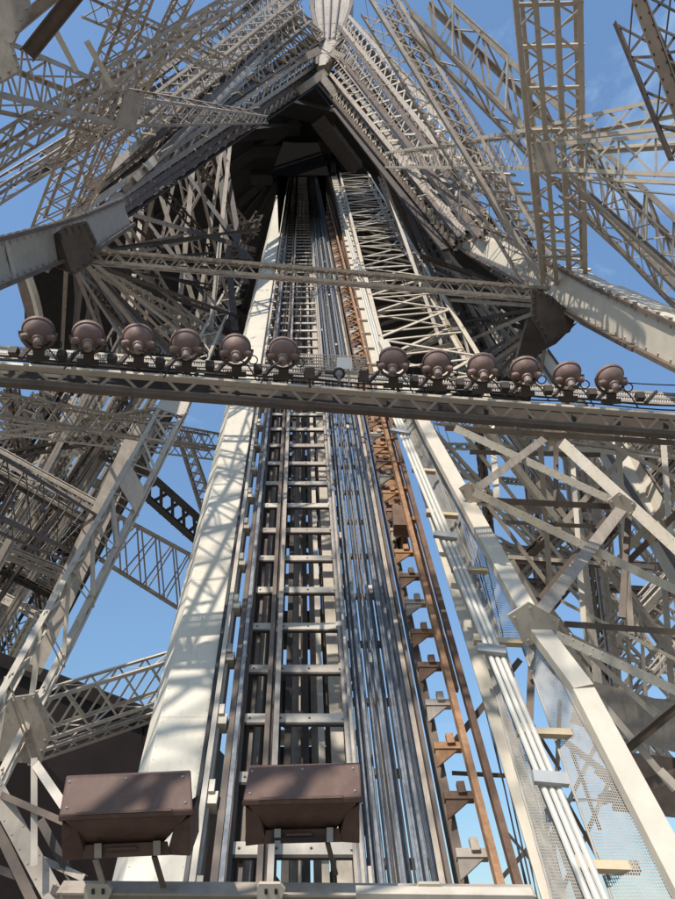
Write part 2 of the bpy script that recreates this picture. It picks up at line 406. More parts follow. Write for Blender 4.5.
# ================================================================== RIGHT HAND STAIR FRAME
SO = 1.0
root = thing('stair_frame', 'sunlit cream stringer frame with crossed braces at right of the track', 'steel frame', onR(535, 630, SO))
def fb(name, p0, p1, wpx, m=PALE, off0=SO, off1=None, sec='I', thick=.7, ex=0):
    A, B = onR(*p0, off0), onR(*p1, off0 if off1 is None else off1); w = .29 if name == 'stringer' else wpx*depth(A)/FPX
    mb = MB(); up = NT; d = (B-A).normalized(); u = d.cross(up).normalized(); h = w*thick
    if sec == 'I': mb.ibeam(A, B, w, h, NT, w*.1); 
    else: mb.bar(A, B, w, h, NT)
    return obj(name, mb, m, root)
CRE2 = mat('cream stringer paint', (.56, .49, .39), .5, .1, streak=(.50, .44, .36), rnd=.05)
fb('stringer', (718, 950), (583, 692), 40, CRE2, sec='B', thick=.5, off0=SO); fb('stringer', (583, 690), (532, 622), 38, CRE2, sec='B', thick=.5)
fb('stringer', (532, 622), (432, 440), 27, CRE2, sec='B', thick=.5); fb('stringer', (432, 440), (383, 342), 16, CRE2, sec='B', thick=.5)
def fD(p0, D0, p1, D1, wpx, m=PALE, sec='L', thick=.6): return plank('brace', '', '', p0, D0, p1, D1, wpx*(.55 if wpx > 10 else .7), thick, m, parent=root, sec=sec)
d0 = depth(onR(535, 630, SO))
CRE3 = mat('pale brace paint', (.58, .51, .415), .5, .1, streak=(.43, .37, .29), rnd=.08)
fD((455, 428), 15.5, (622, 505), 14.2, 13, CRE3); fD((474, 492), 13.2, (690, 597), 12.5, 15, CRE3)
fD((550, 432), 15.8, (690, 560), 13.2, 19, CRE3); fD((556, 430), 15.9, (470, 494), 13.6, 13, STEEL)
fD((626, 503), 14.4, (533, 622), d0+.3, 19, STEEL, 'L', 1.1); fD((532, 624), d0+.25, (690, 697), 10.5, 17, CRE3)
fD((480, 500), 13.6, (618, 507), 14.6, 9, DARKS, 'B'); fD((445, 428), 15.6, (690, 444), 15.5, 8, DARKS, 'B'); fD((565, 624), 11.6, (690, 633), 11.8, 11, DARKS, 'B')
fD((505, 522), 15, (600, 527), 15.5, 6, DARKS, 'B'); fD((470, 452), 16.5, (600, 455), 16.5, 7, DARKS, 'B')
fD((690, 500), 14.2, (625, 565), 14.5, 9, DARKS, 'B'); fD((690, 697), 11, (618, 757), 11.4, 15, DARKS, 'I'); fD((556, 440), 16.2, (556, 508), 15.5, 7, DARKS, 'B')
fD((629, 510), 14.8, (622, 618), 13.5, 9, DARKS, 'B'); fD((610, 515), 15, (540, 600), 13.5, 10, DARKS, 'B')
fD((533, 630), d0+.6, (529, 735), 9.8, 10, DARKS, 'B'); fD((520, 660), 11.5, (450, 748), 10.8, 11, DARKS, 'B'); fD((660, 770), 9.5, (690, 800), 9.2, 14, STEEL)
fD((600, 700), 11.8, (675, 790), 11, 9, PALE, 'B'); fD((590, 655), 12.5, (655, 715), 12.5, 8, PALE, 'B'); fD((452, 773), 10.5, (512, 776), 10.3, 6, DARKS, 'B')
fD((432, 446), 15.6, (470, 560), 14.5, 7, PALE, 'B'); fD((512, 560), 14, (560, 648), 13.5, 7, PALE, 'B'); fD((488, 505), 14.5, (560, 600), 14, 6, STEEL, 'B')
fD((640, 800), 9.4, (566, 742), 10.4, 10, STEEL, 'B'); fD((596, 770), 12, (690, 860), 11.5, 9, DARKS, 'B'); fD((690, 770), 12, (600, 800), 12.5, 20, DARKS, 'B')
for (a, b, w) in (((560, 700), (552, 905), 6), ((540, 742), (588, 905), 7), ((598, 742), (545, 850), 6), ((566, 735), (600, 830), 5), ((548, 800), (620, 800), 4), ((610, 780), (556, 905), 6), ((530, 735), (610, 880), 5), ((512, 690), (560, 770), 5), ((500, 880), (566, 806), 6), ((505, 830), (560, 895), 4)):
    fD(a, 12.2, b, 11.4, w, (STEEL, DARKS)[w % 2], 'B')
for (x, y, w, h, D) in ((552, 434, 15, 13, 15.6), (622, 506, 14, 14, 14.1), (473, 493, 14, 12, 13.3), (534, 624, 26, 22, d0-.1)):
    mb = MB(); c4 = [P(x-w, y-h*.4, D), P(x-w*.2, y-h, D), P(x+w, y-h*.2, D), P(x+w*.8, y+h*.7, D), P(x-w*.3, y+h, D)]
    nn = away(c4[0], c4[1], c4[2]); mb.prism(c4, nn*.05)
    for p in c4: mb.rivet(lerp(p, P(x, y, D), .25)-nn*.004, -nn, .025)
    obj('gusset_plate', mb, PALE, root)

# white service pipes with ochre brackets
root = thing('service_pipes', 'three white service pipes clamped together beside the netting', 'pipes', onR(500, 660, .75))
for dx in (-8.5, 0, 8):
    A, B = onR(604+dx*1.05, 915, .75), onR(396+dx*.38, 415, .75); C = onR(336+dx*.12, 190, .6)
    mb = MB(); mb.tube([A, B, C], .037, 8); obj('pipe', mb, WHITE, root, smooth=True)
for (x, y) in ((492, 650), (551, 779), (401, 432), (446, 536)):
    mb = MB(); A, B = onR(x-13*(y-94)/560-2, y-2, .82), onR(x+12*(y-94)/560+2, y+1, .82); mb.bar(A, B, .16, .07, NT); obj('clamp', mb, ZINC, root)
for (x, y, w) in ((490, 641, 52), (536, 732, 60), (597, 866, 68), (464, 569, 40), (437, 514, 34), (420, 470, 25), (392, 402, 20)):
    mb = MB(); A, B = onR(x-w*.32, y, .66), onR(x+w*.62, y+2, .66); mb.bar(A, B, .1, .09, NT); mb.bar(A+NT*.06, lerp(A, B, .25)+NT*.06, .14, .05, NT); obj('ochre_bracket', mb, TIMBER, root)

# safety netting: real wires woven as thin ribbons
def net(label, c, nu, nv, w=.007, rope=True):
    """c: four corners a0 (start,left) a1 (start,right) b0 (end,left) b1 (end,right)"""
    a0, a1, b0, b1 = c; root = thing('safety_net', label, 'netting', a0); n = away(a0, a1, b0); mb = MB()
    def pt(u, v):
        p = lerp(lerp(a0, a1, u), lerp(b0, b1, u), v)
        return p+n*.018*math.sin(u*9+v*23)*math.sin(v*31)
    for i in range(nu+1):
        u = i/nu
        for k in range(24):
            p, q = pt(u, k/24), pt(u, (k+1)/24); sd = (q-p).cross(n).normalized()*w/2; mb.quad(p-sd, p+sd, q+sd, q-sd)
    for i in range(nv+1):
        v = i/nv
        for k in range(4):
            p, q = pt(k/4, v), pt((k+1)/4, v); sd = (q-p).cross(n).normalized()*w/2; mb.quad(p-sd+n*.002, p+sd+n*.002, q+sd+n*.002, q-sd+n*.002)
    obj('net_mesh', mb, NET, root)
    if rope:
        for u in (0, 1):
            mb = MB(); mb.tube([pt(u, k/24) for k in range(25)], .016, 5); obj('edge_rope', mb, NET, root)
    return root
NO = .9
net('coarse wire safety net stretched between white pipes and cream stringer', [onR(612, 900, .5), onR(678, 900, NO), onR(520, 640, .5), onR(545, 650, NO)], 24, 104, .0095)
net('wire safety net narrowing beside the stringer just above the gusset', [onR(500, 640, .4), onR(534, 640, NO), onR(425, 440, .4), onR(436, 455, NO)], 20, 120, .009)
net('pale dense net panel covering the plate left of the white pipes', [onR(552, 900, .2), onR(592, 900, .5), onR(470, 600, .2), onR(488, 600, .5)], 26, 130, .010)
net('upper dense net panel beside the rusted channel', [onR(466, 596, .2), onR(484, 600, .5), onR(398, 405, .2), onR(412, 405, .5)], 24, 120, .010)
root = thing('edge_plate', 'pale flat plate strip running up behind the net panel', 'plate', onR(540, 850, 0))
mb = MB(); mb.bar(onR(560, 915, -.1), onR(402, 410, -.1), .3, .03, NT); obj('plate', mb, CRE2, root)
mb = MB()
for k in range(40): mb.rivet(lerp(onR(560, 915, -.08), onR(402, 410, -.08), k/40)+xdir*.1, NT, .02)
obj('rivets', mb, PALE, root)
mb = MB(); mb.bar(onR(588, 915, -.5), onR(410, 410, -.5), .06, .25, NT); obj('stiffener', mb, STEEL, root)

# upper lattice ladder beyond the lamp girder
girder('pale ladder lattice climbing from the right spotlights to the platform', (393, 400), (338, 168), (500, 385), (366, 168), 0, off=.55, T=.9, bays=24, kind='Z', cs=.3, ls=.22, m=PALE, posts=True, full=True)
root = thing('cable_tray', 'pale cable tray with many small brackets left of the ladder lattice', 'cable tray', onR(360, 345, .3))
mb = MB(); mb.bar(onR(386, 405, .3), onR(333, 172, .3), .55, .05, NT); obj('tray', mb, CRE2, root)
mb = MB()
for k in range(40):
    p = lerp(onR(386, 405, .36), onR(333, 172, .36), (k/40)); mb.bar(p-xdir*.3, p+xdir*.35, .14, .1, NT)
split(mb, 'tray_bracket', PALE, root)
mb = MB(); mb.bar(onR(376, 405, .0), onR(328, 172, .0), .05, .9, NT); obj('tray_side', mb, RUSTD, root)

rnd = random.Random(15)
for k in range(26):
    ya = rnd.uniform(185, 380); xa = 345+(ya-200)*.2; yb = ya+rnd.uniform(-60, 60); xb = 370+(yb-170)*.62
    if yb < 180 or yb > 385: continue
    A, B = onR(xa, ya, -.8-rnd.random()*2), onR(xb, yb, -.8-rnd.random()*2); mb = MB(); mb.ell(A, B, (DT-NT*.2).normalized(), NT, .16, .03)
    tag(obj('steel_brace', mb, (STEEL, PALE, DARKS)[k % 3]), 'thin diagonal bar behind the pale ladder lattice', 'brace', 'bars behind the ladder lattice')
# ================================================================== CAISSON BOX GIRDERS ALONG THE TWO EDGES
def caisson(label, pts, m=PALE, teeth=True, name='box_girder', bot=SHADE):
    """pts: (x,y of upper edge), (x,y of lower edge), depth"""
    root = thing(name, label, 'box girder', P(*pts[0][0], pts[0][2])); sec = []
    for (u, l, D) in pts:
        U_, L_ = P(*u, D), P(*l, D); w = (U_-L_).length
        sec.append((U_, L_, w))
    for (s0, s1) in zip(sec, sec[1:]):
        n = away(s0[0], s1[0], s0[1]); k = n*s0[2]*.9; k1 = n*s1[2]*.9
        mb = MB(); mb.hexa([s0[0], s0[1], s0[1]+k, s0[0]+k, s1[0], s1[1], s1[1]+k1, s1[0]+k1]); obj('box_plate', mb, m, root)
        mb = MB(); L0 = s0[1]; L1 = s1[1]; mb.bar(L0-n*.05, L1-n*.05, s0[2]*.10, .22, n); mb.bar(s0[0]-n*.03, s1[0]-n*.03, s0[2]*.08, .1, n); split(mb, 'edge_flange', DARKS, root)
        if teeth:
            mb = MB(); N = min(96, max(6, int((s1[0]-s0[0]).length/.33))); up = (s0[0]-s0[1]).normalized(); tb = MB()
            for i in range(N):
                p = lerp(s0[0], s1[0], (i+.5)/N)+up*.05; tb.bar(p, p+(s1[0]-s0[0]).normalized()*.12, .10, .06, up)
                for f in (.12, .88): mb.rivet(lerp(lerp(s0[0], s1[0], (i+.5)/N), lerp(s0[1], s1[1], (i+.5)/N), f)-n*.002, -n, .03)
            obj('rivets', mb, PALE, root); split(tb, 'bolt_block', PALE, root)
        mb = MB()
        N = max(2, int((s1[0]-s0[0]).length/2.6))
        for i in range(1, N):
            f = i/N; mb.bar(lerp(s0[0], s1[0], f)-n*.004, lerp(s0[1], s1[1], f)-n*.004, .14, .016, n)
        if mb.v: obj('cover_strip', mb, m, root)
    return root
caisson('massive cream box girder crossing the blue sky at right edge', [((720, 344), (720, 390), 11.5), ((640, 308), (640, 350), 13.2), ((590, 285), (586, 322), 15.2), ((556, 266), (546, 297), 17.5), ((512, 241), (500, 271), 20.5), ((468, 217), (452, 243), 25), ((430, 184), (420, 200), 32)], CRE2)
caisson('grey cream box girder leaving the frame at left edge and bending upward', [((-60, 256), (-44, 306), 11.5), ((52, 226), (58, 263), 16.0), ((84, 216), (94, 250), 17.5), ((122, 200), (131, 225), 22)], PALE)
AP = caisson('pale plated box joint at the top where both slopes meet', [((354, -30), (310, -30), 66), ((351, 6), (312, 8), 60), ((339, 40), (318, 42), 55), ((327, 64), (317, 66), 51)], STEEL, teeth=True)
for f in (.25, .5, .75):
    mb = MB(); mb.bar(P(lerp(310, 354, f), -30, 65.9), P(lerp(318, 340, f), 38, 55.1), .1, .08, AF); obj('rib', mb, DARKS, AP)
for (a, b) in (((326, 72), (298, 92)), ((318, 72), (340, 100)), ((330, 52), (352, 62)), ((320, 50), (296, 62))):
    mb = MB(); mb.bar(P(*a, 50.5), P(*b, 50), .55, .1, AF); obj('splice_plate', mb, STEEL, AP)
def knuckle(label, pts, D, th, m=SHADE):
    root = thing('gusset_joint', label, 'gusset', P(*pts[0], D)); c = [P(*p, D) for p in pts]; n = away(c[0], c[1], c[2])
    mb = MB(); mb.prism(c, n*th); obj('plate', mb, m, root)
    ctr = sum(c, V())/len(c); mb = MB()
    for p, q in zip(c, c[1:]+c[:1]):
        k = max(2, int((q-p).length/.16))
        for i in range(k): mb.rivet(lerp(lerp(p, q, i/k), ctr, .1)-n*.003, -n, .025)
    obj('rivets', mb, m, root)
    return root
knuckle('dark gusset joint where tie girder meets left box girder', [(44, 242), (64, 226), (86, 221), (95, 240), (91, 262), (72, 274), (54, 266)], 16.0, .12, SHADE)
knuckle('dark gusset joint where tie girder meets right box girder', [(532, 288), (552, 296), (576, 318), (570, 332), (548, 342), (532, 316)], 16.0, .12, SHADE)
# curved bracket at left and dark edge panel
root = thing('curved_bracket', 'curved bracket pipe under the left box girder', 'bracket', P(30, 275, 18))
mb = MB(); mb.tube([P(27+14*math.sin(t*1.5), 272+62*t, 18.5) for t in [k/12 for k in range(13)]], .11, 6); obj('pipe', mb, PALE, root, smooth=True)
mb = MB(); mb.prism([P(15, 276, 18.9), P(24, 270, 18.9), P(40, 330, 18.9), P(0, 352, 18.9), P(36, 336, 18.9)][:3]+[P(44, 336, 18.9), P(30, 330, 18.9)], away(P(15, 276, 19), P(24, 270, 19), P(40, 330, 19))*.2); obj('web_plate', mb, DARKS, root)
root = thing('flared_bracket', 'dark flared plate beneath the right gusset', 'bracket', P(535, 330, 18))
mb = MB(); c = [P(528, 318, 17.6), P(560, 330, 17.6), P(578, 322, 17.6), P(556, 344, 17.6), P(540, 352, 17.6), P(524, 376, 17.6), P(512, 378, 17.6)]; mb.prism(c, away(c[0], c[1], c[4])*.25); obj('plate', mb, SHADE, root)

# ================================================================== LAMP GIRDER AND SPOTLIGHTS
DL0, DL1 = 10.6, 12.0
girder('long brown walkway girder carrying the row of spotlights', (-60, 357), (735, 417), (-60, 376), (735, 438), 10.5, 12.1, T=.55, bays=40, kind='Z', cs=.10, ls=.075, m=STEEL, full=False, name='walkway_girder', lm=PALE)
root = thing('lower_flange', 'shade-darkened brown bottom flange fixed under the walkway girder', 'flange', P(0, 382, 10.55))
mb = MB(); mb.bar(P(-60, 378, 10.45), P(735, 440, 12.05), .12, .085, (0, 0, 1)); obj('bottom_plate', mb, DARKS, root)  # dark tone puts the shade of the underside into the flange colour
mb = MB(); mb.bar(P(-60, 361, 10.4), P(735, 421, 12.0), .13, .045, (0, 0, 1)); obj('top_plate', mb, PALE, root)
mb = MB(); mb.bar(P(-60, 369, 10.95), P(735, 430, 12.55), .03, .3, (0, 0, 1)); obj('web_plate', mb, SHADE, root)
def LD(x): return lerp(10.6, 12.0, x/675)
# grating walkway and cable tray behind the top flange
root = thing('walkway_grating', 'perforated grating and cable tray behind the spotlights', 'grating', P(0, 350, 11))
mb = MB()
for k in range(3):
    yo = (0, 5, 10)[k]; mb.bar(P(-60, 343+yo, 11.3-.15*k), P(735, 399+yo, 12.9-.15*k), .035, .05, (0, 0, 1))
split(mb, 'tray_rail', STEEL, root)
mb = MB()
for i in range(330):
    x = -60+i*2.41; y = 343+(x+60)*56/795; D = lerp(11.3, 12.9, (x+60)/795); mb.bar(P(x, y, D), P(x, y+10, D-.3), .02, .02)
obj('grating_bars', mb, PALE, root)
mb = MB(); mb.tube([P(-60+k*20, 352+k*20*.0735+math.sin(k*1.3)*.8, 10.9+k*.036) for k in range(40)], .018, 5); mb.tube([P(-60+k*20, 356+k*20*.0735+math.sin(k*.9+1)*.8, 10.85+k*.036) for k in range(40)], .014, 5)
obj('tray_cable', mb, RUBBER, root)
mb = MB()
for x in (14, 62, 112, 160, 210, 258, 308, 362, 414, 460, 505, 548, 592, 640):
    D = LD(x)+.1; y = 351+x*.0715; mb.bar(P(x-4, y, D), P(x+4, y, D), .12, .13)
    mb.bar(P(x+6, y+6, D-.4), P(x+16, y-5, D+.3), .06, .05)
split(mb, 'support_block', SHADE, root)

lamps = [(38, 330), (88, 334), (138, 337), (186, 342), (236, 347), (283, 350), (393, 359), (437, 362), (482, 365), (525, 368), (568, 373), (611, 376)]
lname = ['leftmost brown spotlight, under the left gusset', 'second brown spotlight from the left edge', 'third brown spotlight from the left edge', 'fourth spotlight from left, over the pale lattice', 'fifth spotlight from left, just before the cream column',
         'brown spotlight in front of the track rails, left of the notice', 'first brown spotlight right of the small notice', 'second brown spotlight right of the notice', 'third brown spotlight right of the notice', 'third spotlight from the right end',
         'second spotlight from the right end against the sky', 'rightmost spotlight, tilted against blue sky']
random.seed(11)
for i, (x, y) in enumerate(lamps):
    D = LD(x)-.05; c = P(x, y+2.5, D); r = .222*(1 if i < 6 else .99)
    vd = (c-CAM).normalized(); upv = (AU-vd*AU.dot(vd)).normalized(); rt = vd.cross(upv)
    tilt = R(37+random.uniform(-8, 8)); yaw = R((4, 2, 0, 0, 2, 3, 2, 4, 7, 10, 13, 17)[i])
    ax = (vd*math.cos(tilt)+upv*math.sin(tilt))
    ax = (ax*math.cos(yaw)-rt*math.sin(yaw)*1).normalized() if i > 6 else (ax*math.cos(yaw)+rt*math.sin(yaw)*.5).normalized()
    root = thing('spotlight', lname[i], 'spotlight', c-upv*.3, 'spotlights on the walkway girder')
    k = r/.27
    mb = MB(); mb.lathe(c, ax, [(a*k, z*k) for a, z in ((.02, -.185), (.10, -.182), (.155, -.16), (.205, -.115), (.24, -.06), (.258, .0), (.262, .06))]); hou = obj('housing', mb, LAMPB, root, smooth=True)
    mb = MB(); mb.lathe(c, ax, [(a*k, z*k) for a, z in ((.262, .055), (.286, .06), (.29, .085), (.286, .125), (.262, .13))]); rimo = obj('rim', mb, LAMPB, root, smooth=True)
    mb = MB(); mb.lathe(c, ax, [(a*k, z*k) for a, z in ((.262, .119), (.2, .135), (.05, .145))]); obj('lens', mb, LENS, rimo, smooth=True)
    mb = MB(); b0 = c-ax*.17*k; mb.lathe(b0, -ax, [(.085, -.03), (.082, .05), (.06, .06), (.056, .14), (.064, .145), (.064, .175), (.02, .18)], 14); obj('lamp_socket', mb, SOCK, hou, smooth=True)
    side = ax.cross(upv).normalized(); side = side if side.dot(rt) > 0 else -side
    for s in (-1, 1):
        mb = MB(); mb.lathe(c-ax*.12*k+side*s*.15*k, (side*s-ax*.35).normalized(), [(.055, 0), (.052, .10), (.04, .12), (.01, .122)], 12)
        obj('side_knob', mb, LAMPB, hou, smooth=True)
    mb = MB(); arc = [c+side*.305*k*math.cos(t)-upv*.33*math.sin(t)*k+ax*.02 for t in [math.pi*j/14 for j in range(15)]]
    for p, q in zip(arc, arc[1:]): mb.bar(p, q, .055, .016, ax)
    obj('yoke', mb, DARKS, root)
    mb = MB(); bp = c-upv*.34*k; mb.bar(bp, bp-upv*.18, .07, .07, rt); mb.bar(bp-rt*.16-upv*.11, bp+rt*.16-upv*.11, .1, .09, upv); mb.bar(bp-rt*.07-upv*.03, bp+rt*.09-upv*.03, .09, .1, upv); obj('base_mount', mb, SHADE, root)
    mb = MB(); e = c-ax*.36*k; sg = 1 if i >= 6 else random.choice((-1, 1))
    mb.tube([e+(rt*sg*(.34*math.sin(t*1.5))-upv*(.30*t-.05*math.sin(t*6))-ax*.02) for t in [j/12 for j in range(13)]], .012, 5); obj('power_cable', mb, RUBBER, root)
    mb = MB(); q0 = c+rt*.27-upv*.1; mb.tube([q0+rt*(.07*math.sin(a))+upv*(.07*math.cos(a)-.06)+vd*.02*a for a in [j*.62 for j in range(11)]], .011, 5); obj('cable_loop', mb, RUBBER, root)
root = thing('notice_board', 'small white notice fixed on wire guard at the middle of the walkway girder', 'notice', P(347, 364, 11.1))
mb = MB(); c = [P(337, 357, 11.1), P(352, 357.5, 11.1), P(352, 369, 11.1), P(337, 368.5, 11.1)]; mb.prism(c, away(c[0], c[1], c[2])*.02); obj('panel', mb, PAPER, root)
mb = MB(); 
for s in (340, 349): mb.bar(P(s, 368, 11.13), P(s, 384, 11.13), .025, .02)
obj('post', mb, STEEL, root)
root = thing('wire_guard', 'low wire guard fence behind the notice', 'guard', P(335, 365, 11.25))
mb = MB()
for x in [301+2.2*k for k in range(30)]: mb.bar(P(x, 354+(x-301)*.05, 11.3), P(x, 372+(x-301)*.05, 11.3), .014, .014)
for k in range(7): mb.bar(P(300, 354+k*3, 11.3), P(367, 357+k*3, 11.3), .014, .014)
obj('wire_mesh', mb, PALE, root)
root = thing('small_lamp', 'little round black lamp below the white notice', 'lamp', P(339, 374, 10.8))
c = P(339, 373.5, 10.7); ax = (CAM-c).normalized(); mb = MB(); mb.lathe(c, ax, [(.085, -.1), (.095, .0), (.095, .05), (.075, .06), (.07, .03), (.01, .03)], 18); obj('housing', mb, RUBBER, root, smooth=True)
mb = MB(); mb.lathe(c+ax*.035, ax, [(.066, 0), (.04, .014), (.01, .018)], 16); obj('lens', mb, LENS, root, smooth=True)
mb = MB(); mb.bar(c-V((0, 0, .06)), c-V((0, 0, .2)), .05, .05); mb.bar(P(325, 372, 10.8), P(337, 373, 10.8), .04, .05); obj('bracket', mb, SHADE, root)
for (x, nm) in ((310, 'square dark junction box left of the small lamp'), (364, 'square dark junction box right of the small lamp')):
    root = thing('junction_box', nm, 'junction box', P(x, 375, 10.8)); mb = MB(); c = P(x, 373.5+(x-310)*.05, 10.75); mb.bar(c-AU*.09, c+AU*.09, .15, .12, AF); obj('box', mb, SHADE, root, bevel=.01)
    mb = MB(); mb.bar(c-AU*.09, c-AU*.22, .04, .04, AF); obj('stem', mb, SHADE, root)
root = thing('overhead_wire', 'thin wire running right from the last spotlight across the sky', 'wire', P(625, 383, 12)); mb = MB()
mb.tube([P(612+k*9, 381.5+k*.55+.5*math.sin(k*.5), 12+.02*k) for k in range(14)], .011, 5); obj('strand', mb, RUBBER, root)

# ---- tie girder
girder('slender tie girder joining both dark gussets above the spotlights', (70, 246), (556, 287), (70, 260), (556, 301), 17.6, 17.4, T=.36, bays=44, kind='Z', cs=.12, ls=.05, m=STEEL, lm=PALE, name='tie_girder', full=True)

# ================================================================== LATTICE, upper left
girder('grey lattice girder from upper left corner plate narrowing rightwards to a gusset', (-60, 10), (138, 96), (-60, 82), (128, 128), 10.2, 15.6, T=1.0, bays=9, kind='N', cs=.16, ls=.085, m=STEEL, gus=((.97, .9),))
girder('thin end of the grey lattice girder flattening towards the slope', (138, 97), (268, 116), (128, 128), (268, 124), 15.6, 40, T=.9, bays=16, kind='X', cs=.15, ls=.09, m=STEEL)
knuckle('grey corner plate filling the upper left edge', [(-60, -40), (22, -40), (30, 6), (12, 44), (20, 70), (0, 82), (-60, 90)], 10.0, .05, STEEL)
plank('steel_brace', 'dark diagonal beam crossing the upper left corner', 'brace', (28, 54), 9.6, (82, -14), 9.0, 15, .7, DARKS)
plank('steel_brace', 'slanting brown beam beside the corner plate', 'brace', (-10, 48), 10.8, (60, -10), 10.8, 12, .6, STEEL)
for (a, b, w, lb) in (((55, 30), (76, 70), 6, 'short white sunlit bar left of its twin, upper left'), ((87, 42), (112, 86), 6, 'short white sunlit bar right of its twin, upper left')):
    plank('lacing_bar', lb, 'bar', a, 10.9, b, 12.6, w, .4, CREAM, sec='B')
girder('long brown lattice girder rising from left edge towards top', (-60, 165), (236, -12), (-60, 196), (262, -10), 12.5, 15.5, T=1.0, bays=18, kind='X', m=STEEL, cs=.15, ls=.07)
girder('lower brown lattice girder rising from left edge to the grey gusset', (-60, 222), (150, 92), (-60, 244), (160, 104), 14, 20, T=.8, bays=14, kind='Z', m=STEEL, cs=.14, ls=.07)
girder('steep lattice girder standing on left joint and leaning to top', (30, 228), (122, -14), (62, 226), (150, -14), 17, 14.5, T=1.0, bays=13, kind='X', m=STEEL, cs=.14, ls=.06)
girder('steep narrow lattice girder right of the leaning one', (70, 214), (178, -14), (86, 214), (198, -14), 21, 17.5, T=.8, bays=16, kind='X', m=STEEL, cs=.13, ls=.06)
girder('flat lattice girder crossing the top left sky', (112, 0), (240, 62), (104, 22), (232, 76), 16, 21, T=.7, bays=10, kind='X', m=STEEL, cs=.12, ls=.055)
girder('upper lattice girder running parallel to the left slope near the top', (120, 118), (292, -14), (132, 130), (310, -12), 26, 33, T=1.2, bays=18, kind='X', m=STEEL, cs=.22, ls=.1)

# ---- packed trusses along the left slope
LG = 'lattice trusses packed along the left slope'
lb = ['lowest sloping truss edging the dark soffit on its left', 'second sloping truss above the left soffit edge', 'third sloping truss on the left slope', 'fourth sloping truss on the left slope', 'outermost sloping truss against sky on the left slope']
for k, (a0, a1, b0, b1, D0, D1, mm) in enumerate((((84, 242), (316, 82), (78, 230), (316, 70), 22, 60, STEEL), ((74, 232), (320, 64), (68, 216), (318, 48), 22, 57, STEEL), ((72, 216), (316, 46), (92, 190), (300, 30), 24, 55, STEEL),
                                               ((92, 200), (302, 30), (112, 172), (290, 10), 25, 54, STEEL), ((112, 176), (292, 8), (150, 128), (276, -12), 27, 52, DARKS))):
    ex = lambda p, q, f: (p[0]+(q[0]-p[0])*f, p[1]+(q[1]-p[1])*f)
    if D0 < D1: a1, b1, D1 = ex(a0, a1, 1.05), ex(b0, b1, 1.05), D1*1.03
    else: a0, b0, D0 = ex(a0, a1, -.05), ex(b0, b1, -.05), D0*1.03
    if k == 4 and D0 > D1: continue
    girder(lb[k], a0, a1, b0, b1, D0, D1, T=1.9, bays=(30, 22, 26, 20, 24)[k], kind='XNZXN'[k], cs=.42, ls=.2, posts=k % 2 == 0, m=(DARKS, STEEL, DARKS, STEEL, DARKS)[k], lm=PALE, group=LG)
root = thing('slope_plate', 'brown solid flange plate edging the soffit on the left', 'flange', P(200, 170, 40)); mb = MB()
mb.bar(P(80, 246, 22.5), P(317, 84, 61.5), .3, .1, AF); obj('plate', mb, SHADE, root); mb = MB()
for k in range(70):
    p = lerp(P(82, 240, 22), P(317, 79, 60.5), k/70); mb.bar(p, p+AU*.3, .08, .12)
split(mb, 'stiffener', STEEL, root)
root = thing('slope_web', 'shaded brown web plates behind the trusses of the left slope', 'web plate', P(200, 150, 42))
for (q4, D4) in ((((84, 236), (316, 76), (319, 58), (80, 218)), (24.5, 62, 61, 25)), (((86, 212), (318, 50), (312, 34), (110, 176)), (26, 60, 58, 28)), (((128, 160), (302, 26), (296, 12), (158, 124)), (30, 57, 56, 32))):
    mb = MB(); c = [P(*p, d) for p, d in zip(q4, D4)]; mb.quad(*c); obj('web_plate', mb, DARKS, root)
# brackets with sun on them
mb = MB(); random.seed(5)
root = thing('bracket_row', 'row of small sunlit angle brackets along the left slope trusses', 'brackets', P(150, 170, 30))
for k in range(95):
    f = random.random()**.8; p = lerp(P(80, 222, 20), P(314, 52, 55), f)+AU*random.uniform(-.8, 3.2)*(1-.3*f)+AX*random.uniform(-1, 1)
    mb.bar(p, p+V((random.uniform(-.45, .45), random.uniform(-.2, .1), random.uniform(-.1, .3))), .055, .02)
split(mb, 'angle_bracket', PALE, root)

for k in range(7):
    f = k/6; plank('steel_brace', 'long brown bar running along the left slope between the trusses', 'brace', (88+f*70, 226-f*70), lerp(23, 27, f), (316-f*14, 66-f*60), 58, 4.5+(k % 3)*2, .6, (DARKS, STEEL, PALE)[k % 3], 'long bars along the left slope', sec='L')
# ---- right slope
RG = 'lattice trusses packed along the right slope'
lb = ['lowest sloping truss edging the dark soffit on its right', 'second sloping truss above the right soffit edge', 'third sloping truss on the right slope', 'outermost sloping truss against sky on the right slope', 'unused outermost sloping truss against sky on the right slope']
for k, (a0, a1, b0, b1, D0, D1, mm) in enumerate((((318, 82), (452, 248), (324, 68), (462, 236), 60, 24, STEEL), ((322, 66), (462, 240), (332, 50), (478, 232), 57, 23, STEEL), ((334, 52), (478, 238), (346, 34), (496, 236), 55, 22, STEEL),
                                               ((348, 36), (470, 190), (356, 22), (490, 172), 54, 25, STEEL), ((356, 24), (452, 130), (352, 0), (468, 112), 52, 27, DARKS))):
    ex = lambda p, q, f: (p[0]+(q[0]-p[0])*f, p[1]+(q[1]-p[1])*f)
    if D0 < D1: a1, b1, D1 = ex(a0, a1, 1.05), ex(b0, b1, 1.05), D1*1.03
    else: a0, b0, D0 = ex(a0, a1, -.05), ex(b0, b1, -.05), D0*1.03
    if k == 4 and D0 > D1: continue
    girder(lb[k], a0, a1, b0, b1, D0, D1, T=1.9, bays=(30, 22, 26, 20, 24)[k], kind='XNZXN'[k], cs=.42, ls=.2, posts=k % 2 == 0, m=(DARKS, STEEL, DARKS, STEEL, DARKS)[k], lm=PALE, group=RG)
root = thing('slope_plate', 'brown solid flange plate edging the soffit on the right', 'flange', P(380, 160, 40)); mb = MB()
